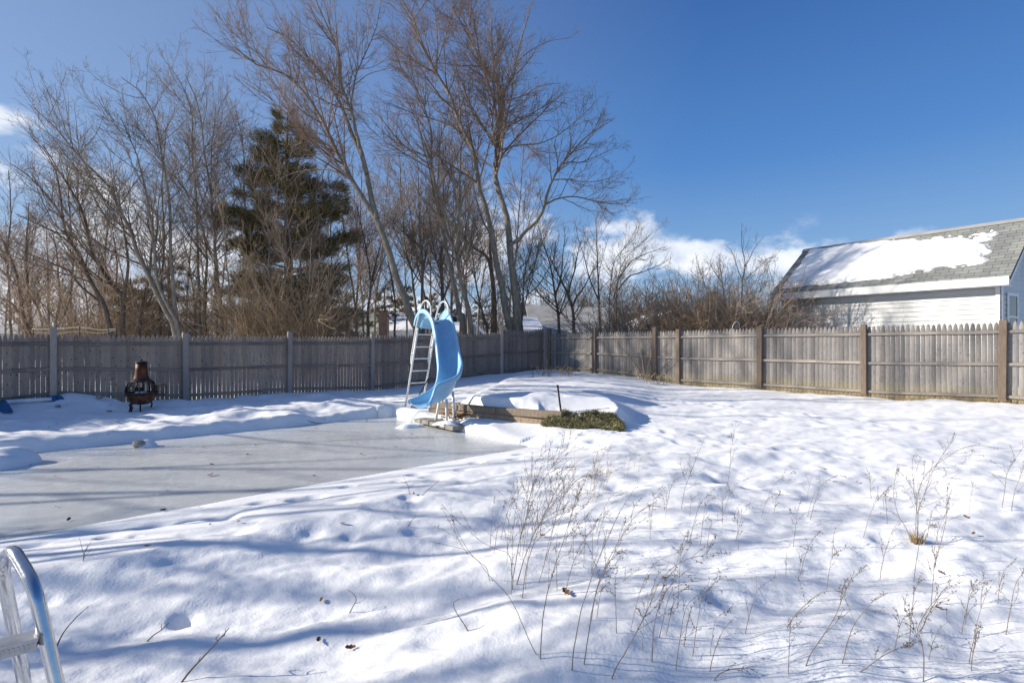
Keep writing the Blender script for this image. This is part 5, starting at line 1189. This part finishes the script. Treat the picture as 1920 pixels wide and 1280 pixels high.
# dry grass along the foot of the sunlit fence
mb = MB(); rr = random.Random(5)
for k in range(1500):
    t = rr.uniform(0,1)**.8; i = 3 + min(int(t*4), 3); a, c = rposts[i], rposts[i+1]; f = rr.random()
    pa = np.array([(a[0]-960)/F*a[1], a[1]]); pc = np.array([(c[0]-960)/F*c[1], c[1]]); q = pa*(1-f)+pc*f + np.array([-.72,-.69])*rr.uniform(.0,.14); g = gz(*q)
    h = rr.uniform(.03,.11); mb.tube([(q[0],q[1],g-.02), (q[0]+rr.uniform(-.05,.05),q[1]+rr.uniform(-.05,.05),g+h)], [.004,.001], 3, cap=False)
tag(mb.build('dry_grass', STRAW), 'yellow dry grass fringe along the foot of the sunlit fence', 'grass', kind='stuff')
for k, (px, py, lb) in enumerate(((1015,702,'pale curled dead stalks in the snow at the fence corner'),(1062,700,'low pale dead stalks by the corner of the sunlit fence'),(1232,716,'pale straw stalks at the foot of the second brown post'))):
    b = gpx(px, py+4); mb = MB()
    for j in range(16):
        q = b + [rr.uniform(-.3,.3), rr.uniform(-.1,.1), -.03]; h = rr.uniform(.15,.42); s_ = rr.uniform(-.3,.3)
        mb.tube(catmull([q, q+[s_*.3,0,h*.7], q+[s_*.8,0,h], q+[s_*1.3,.02,h*.6]], 8), .006, 4, cap=False)
    tag(mb.build('dead_stalks', STRAW, None, b), lb, 'dead stalks')

# ------------------------------------------------------------------ fallen twigs and leaves
def twig(label, px, lift=.0, r=.004, side=()):
    base_ = gpx(*px[0]); n = len(px); Y = base_[1]
    pts = [P(x, y, Y + .015*i) for i, (x, y) in enumerate(px)]; pts[0][2] -= .01
    mb = MB(); c = catmull(pts, 14); mb.tube(c, list(np.linspace(r, r*.4, 14)), 6)
    for a, b_, cc in side:
        s0 = c[a]; mb.tube(catmull([s0, P(*b_, s0[1]+.02), P(*cc, s0[1]+.04)], 6), list(np.linspace(r*.55, r*.25, 6)), 5)
    tag(mb.build('fallen_twig', BARK_D, None, base_), label, 'twig')
twig('thin bent twig poking up from the snow beside the steel ladder', [(102,1217),(118,1187),(140,1160),(166,1136)])
twig('short dark twig on the snow right of the steel ladder', [(271,1203),(288,1190),(303,1180),(317,1166)], side=((9,(302,1172),(304,1168)),))
twig('long forked twig leaning up from the bottom edge', [(337,1279),(356,1258),(380,1232),(405,1205),(430,1176)], r=.005, side=((7,(373,1238),(376,1230)),(10,(404,1196),(412,1188)),(11,(421,1190),(423,1178))))
twig('dark twig lying at the bottom edge of the snow', [(543,1264),(562,1268),(580,1274),(594,1279)], r=.005)
twig('tiny leafless seedling by the near pool edge', [(155,1054),(157,1043),(160,1032),(165,1022)], r=.0028, side=((6,(152,1020),(149,1007)),(8,(164,1026),(172,1012)),(4,(166,1035),(173,1026))))
twig('short stub twig left of the big weed clump', [(745,1172),(750,1177),(757,1184)], r=.004)
twig('thin twig in the snow below the near pool edge', [(762,990),(770,979),(780,965)], r=.003)
twig('little branching weed in the snow near the pool edge', [(768,928),(766,914),(760,900),(756,892)], r=.003, side=((5,(772,912),(776,905)),(7,(750,900),(740,898))))
twig('thin twig beside the little branching weed', [(788,930),(800,920),(815,908),(826,896)], r=.003)
twig('curled dry sprig in the middle foreground', [(653,1150),(662,1136),(668,1124),(662,1112),(650,1104)], r=.003, side=((5,(676,1128),(688,1118)),))
twig('thin dry sprig left of the big weed clump', [(880,1183),(868,1166),(856,1148),(850,1130),(862,1122)], r=.003)
twig('curved dark twig lying on the far pool bank', [(574,786),(585,791),(600,793),(621,791)], r=.008)
rlf = np.random.RandomState(17)
def leaf(px, py, s, label, group, lift=.012):
    g = gpx(px, py); c = g + [0,0,lift]; V, f = leaf_mesh(c, s, rlf, .5)
    o = MB().add(V, f, True).build('leaf', LEAF, None, g); tag(o, label, 'leaf', group)
for px, py, s, lb in ((603,1131,.026,'curled brown leaf standing in a dimple of the middle foreground snow'),(597,1206,.028,'orange brown leaf lying flat on the lit foreground snow'),(657,1221,.027,'brown leaf sunk in a round snow pit in the foreground'),(448,981,.024,'brown leaf on the snow slope just below the pool edge'),(277,1027,.024,'dark leaf on the snow near the left end of the pool edge'),(1062,1118,.045,'large crumpled orange brown leaf between the weed stalks'),(1018,1007,.026,'brown leaf caught under the big weed clump'),(1763,1079,.02,'small tan leaf right of the straw tuft'),(1825,1003,.02,'small orange leaf in the snow at the right'),(395,892,.045,'reddish brown leaf frozen on the middle of the ice'),(128,977,.03,'tan leaf frozen on the near left part of the ice'),(305,959,.035,'dark leaf on the ice by the near pool edge'),(1502,1030,.022,'dark brown leaf among the weeds right of centre')):
    leaf(px, py, s, lb, None)
k = 0
while k < 26:
    u_, v_ = rlf.uniform(-8.5,-.4), rlf.uniform(.3,3.9); q = lr(u_, v_, ICE+.006)
    if abs(q[0]/q[1]) > .95 or q[1] < 2: continue
    V, f = leaf_mesh(q+[0,0,.006], rlf.uniform(.012,.03), rlf, .4); o = MB().add(V, f, True).build('leaf', LEAF, None, q); tag(o, 'small brown leaf fragment frozen on the pool ice', 'leaf', 'leaf fragments on the ice'); k += 1
for k in range(34):
    px, py = (rlf.uniform(20,720), rlf.uniform(752,815)) if k < 18 else (rlf.uniform(250,1900), rlf.uniform(800,1150))
    q = gpx(px, py); V, f = leaf_mesh(q+[0,0,.008], rlf.uniform(.012,.026), rlf, .5); o = MB().add(V, f, True).build('leaf', LEAF, None, q)
    tag(o, 'small dark leaf bit on the snow between the fence and the pool' if k < 18 else 'small dark leaf bit scattered on the open snow', 'leaf', 'leaf bits by the far pool bank' if k < 18 else 'leaf bits on the open snow')
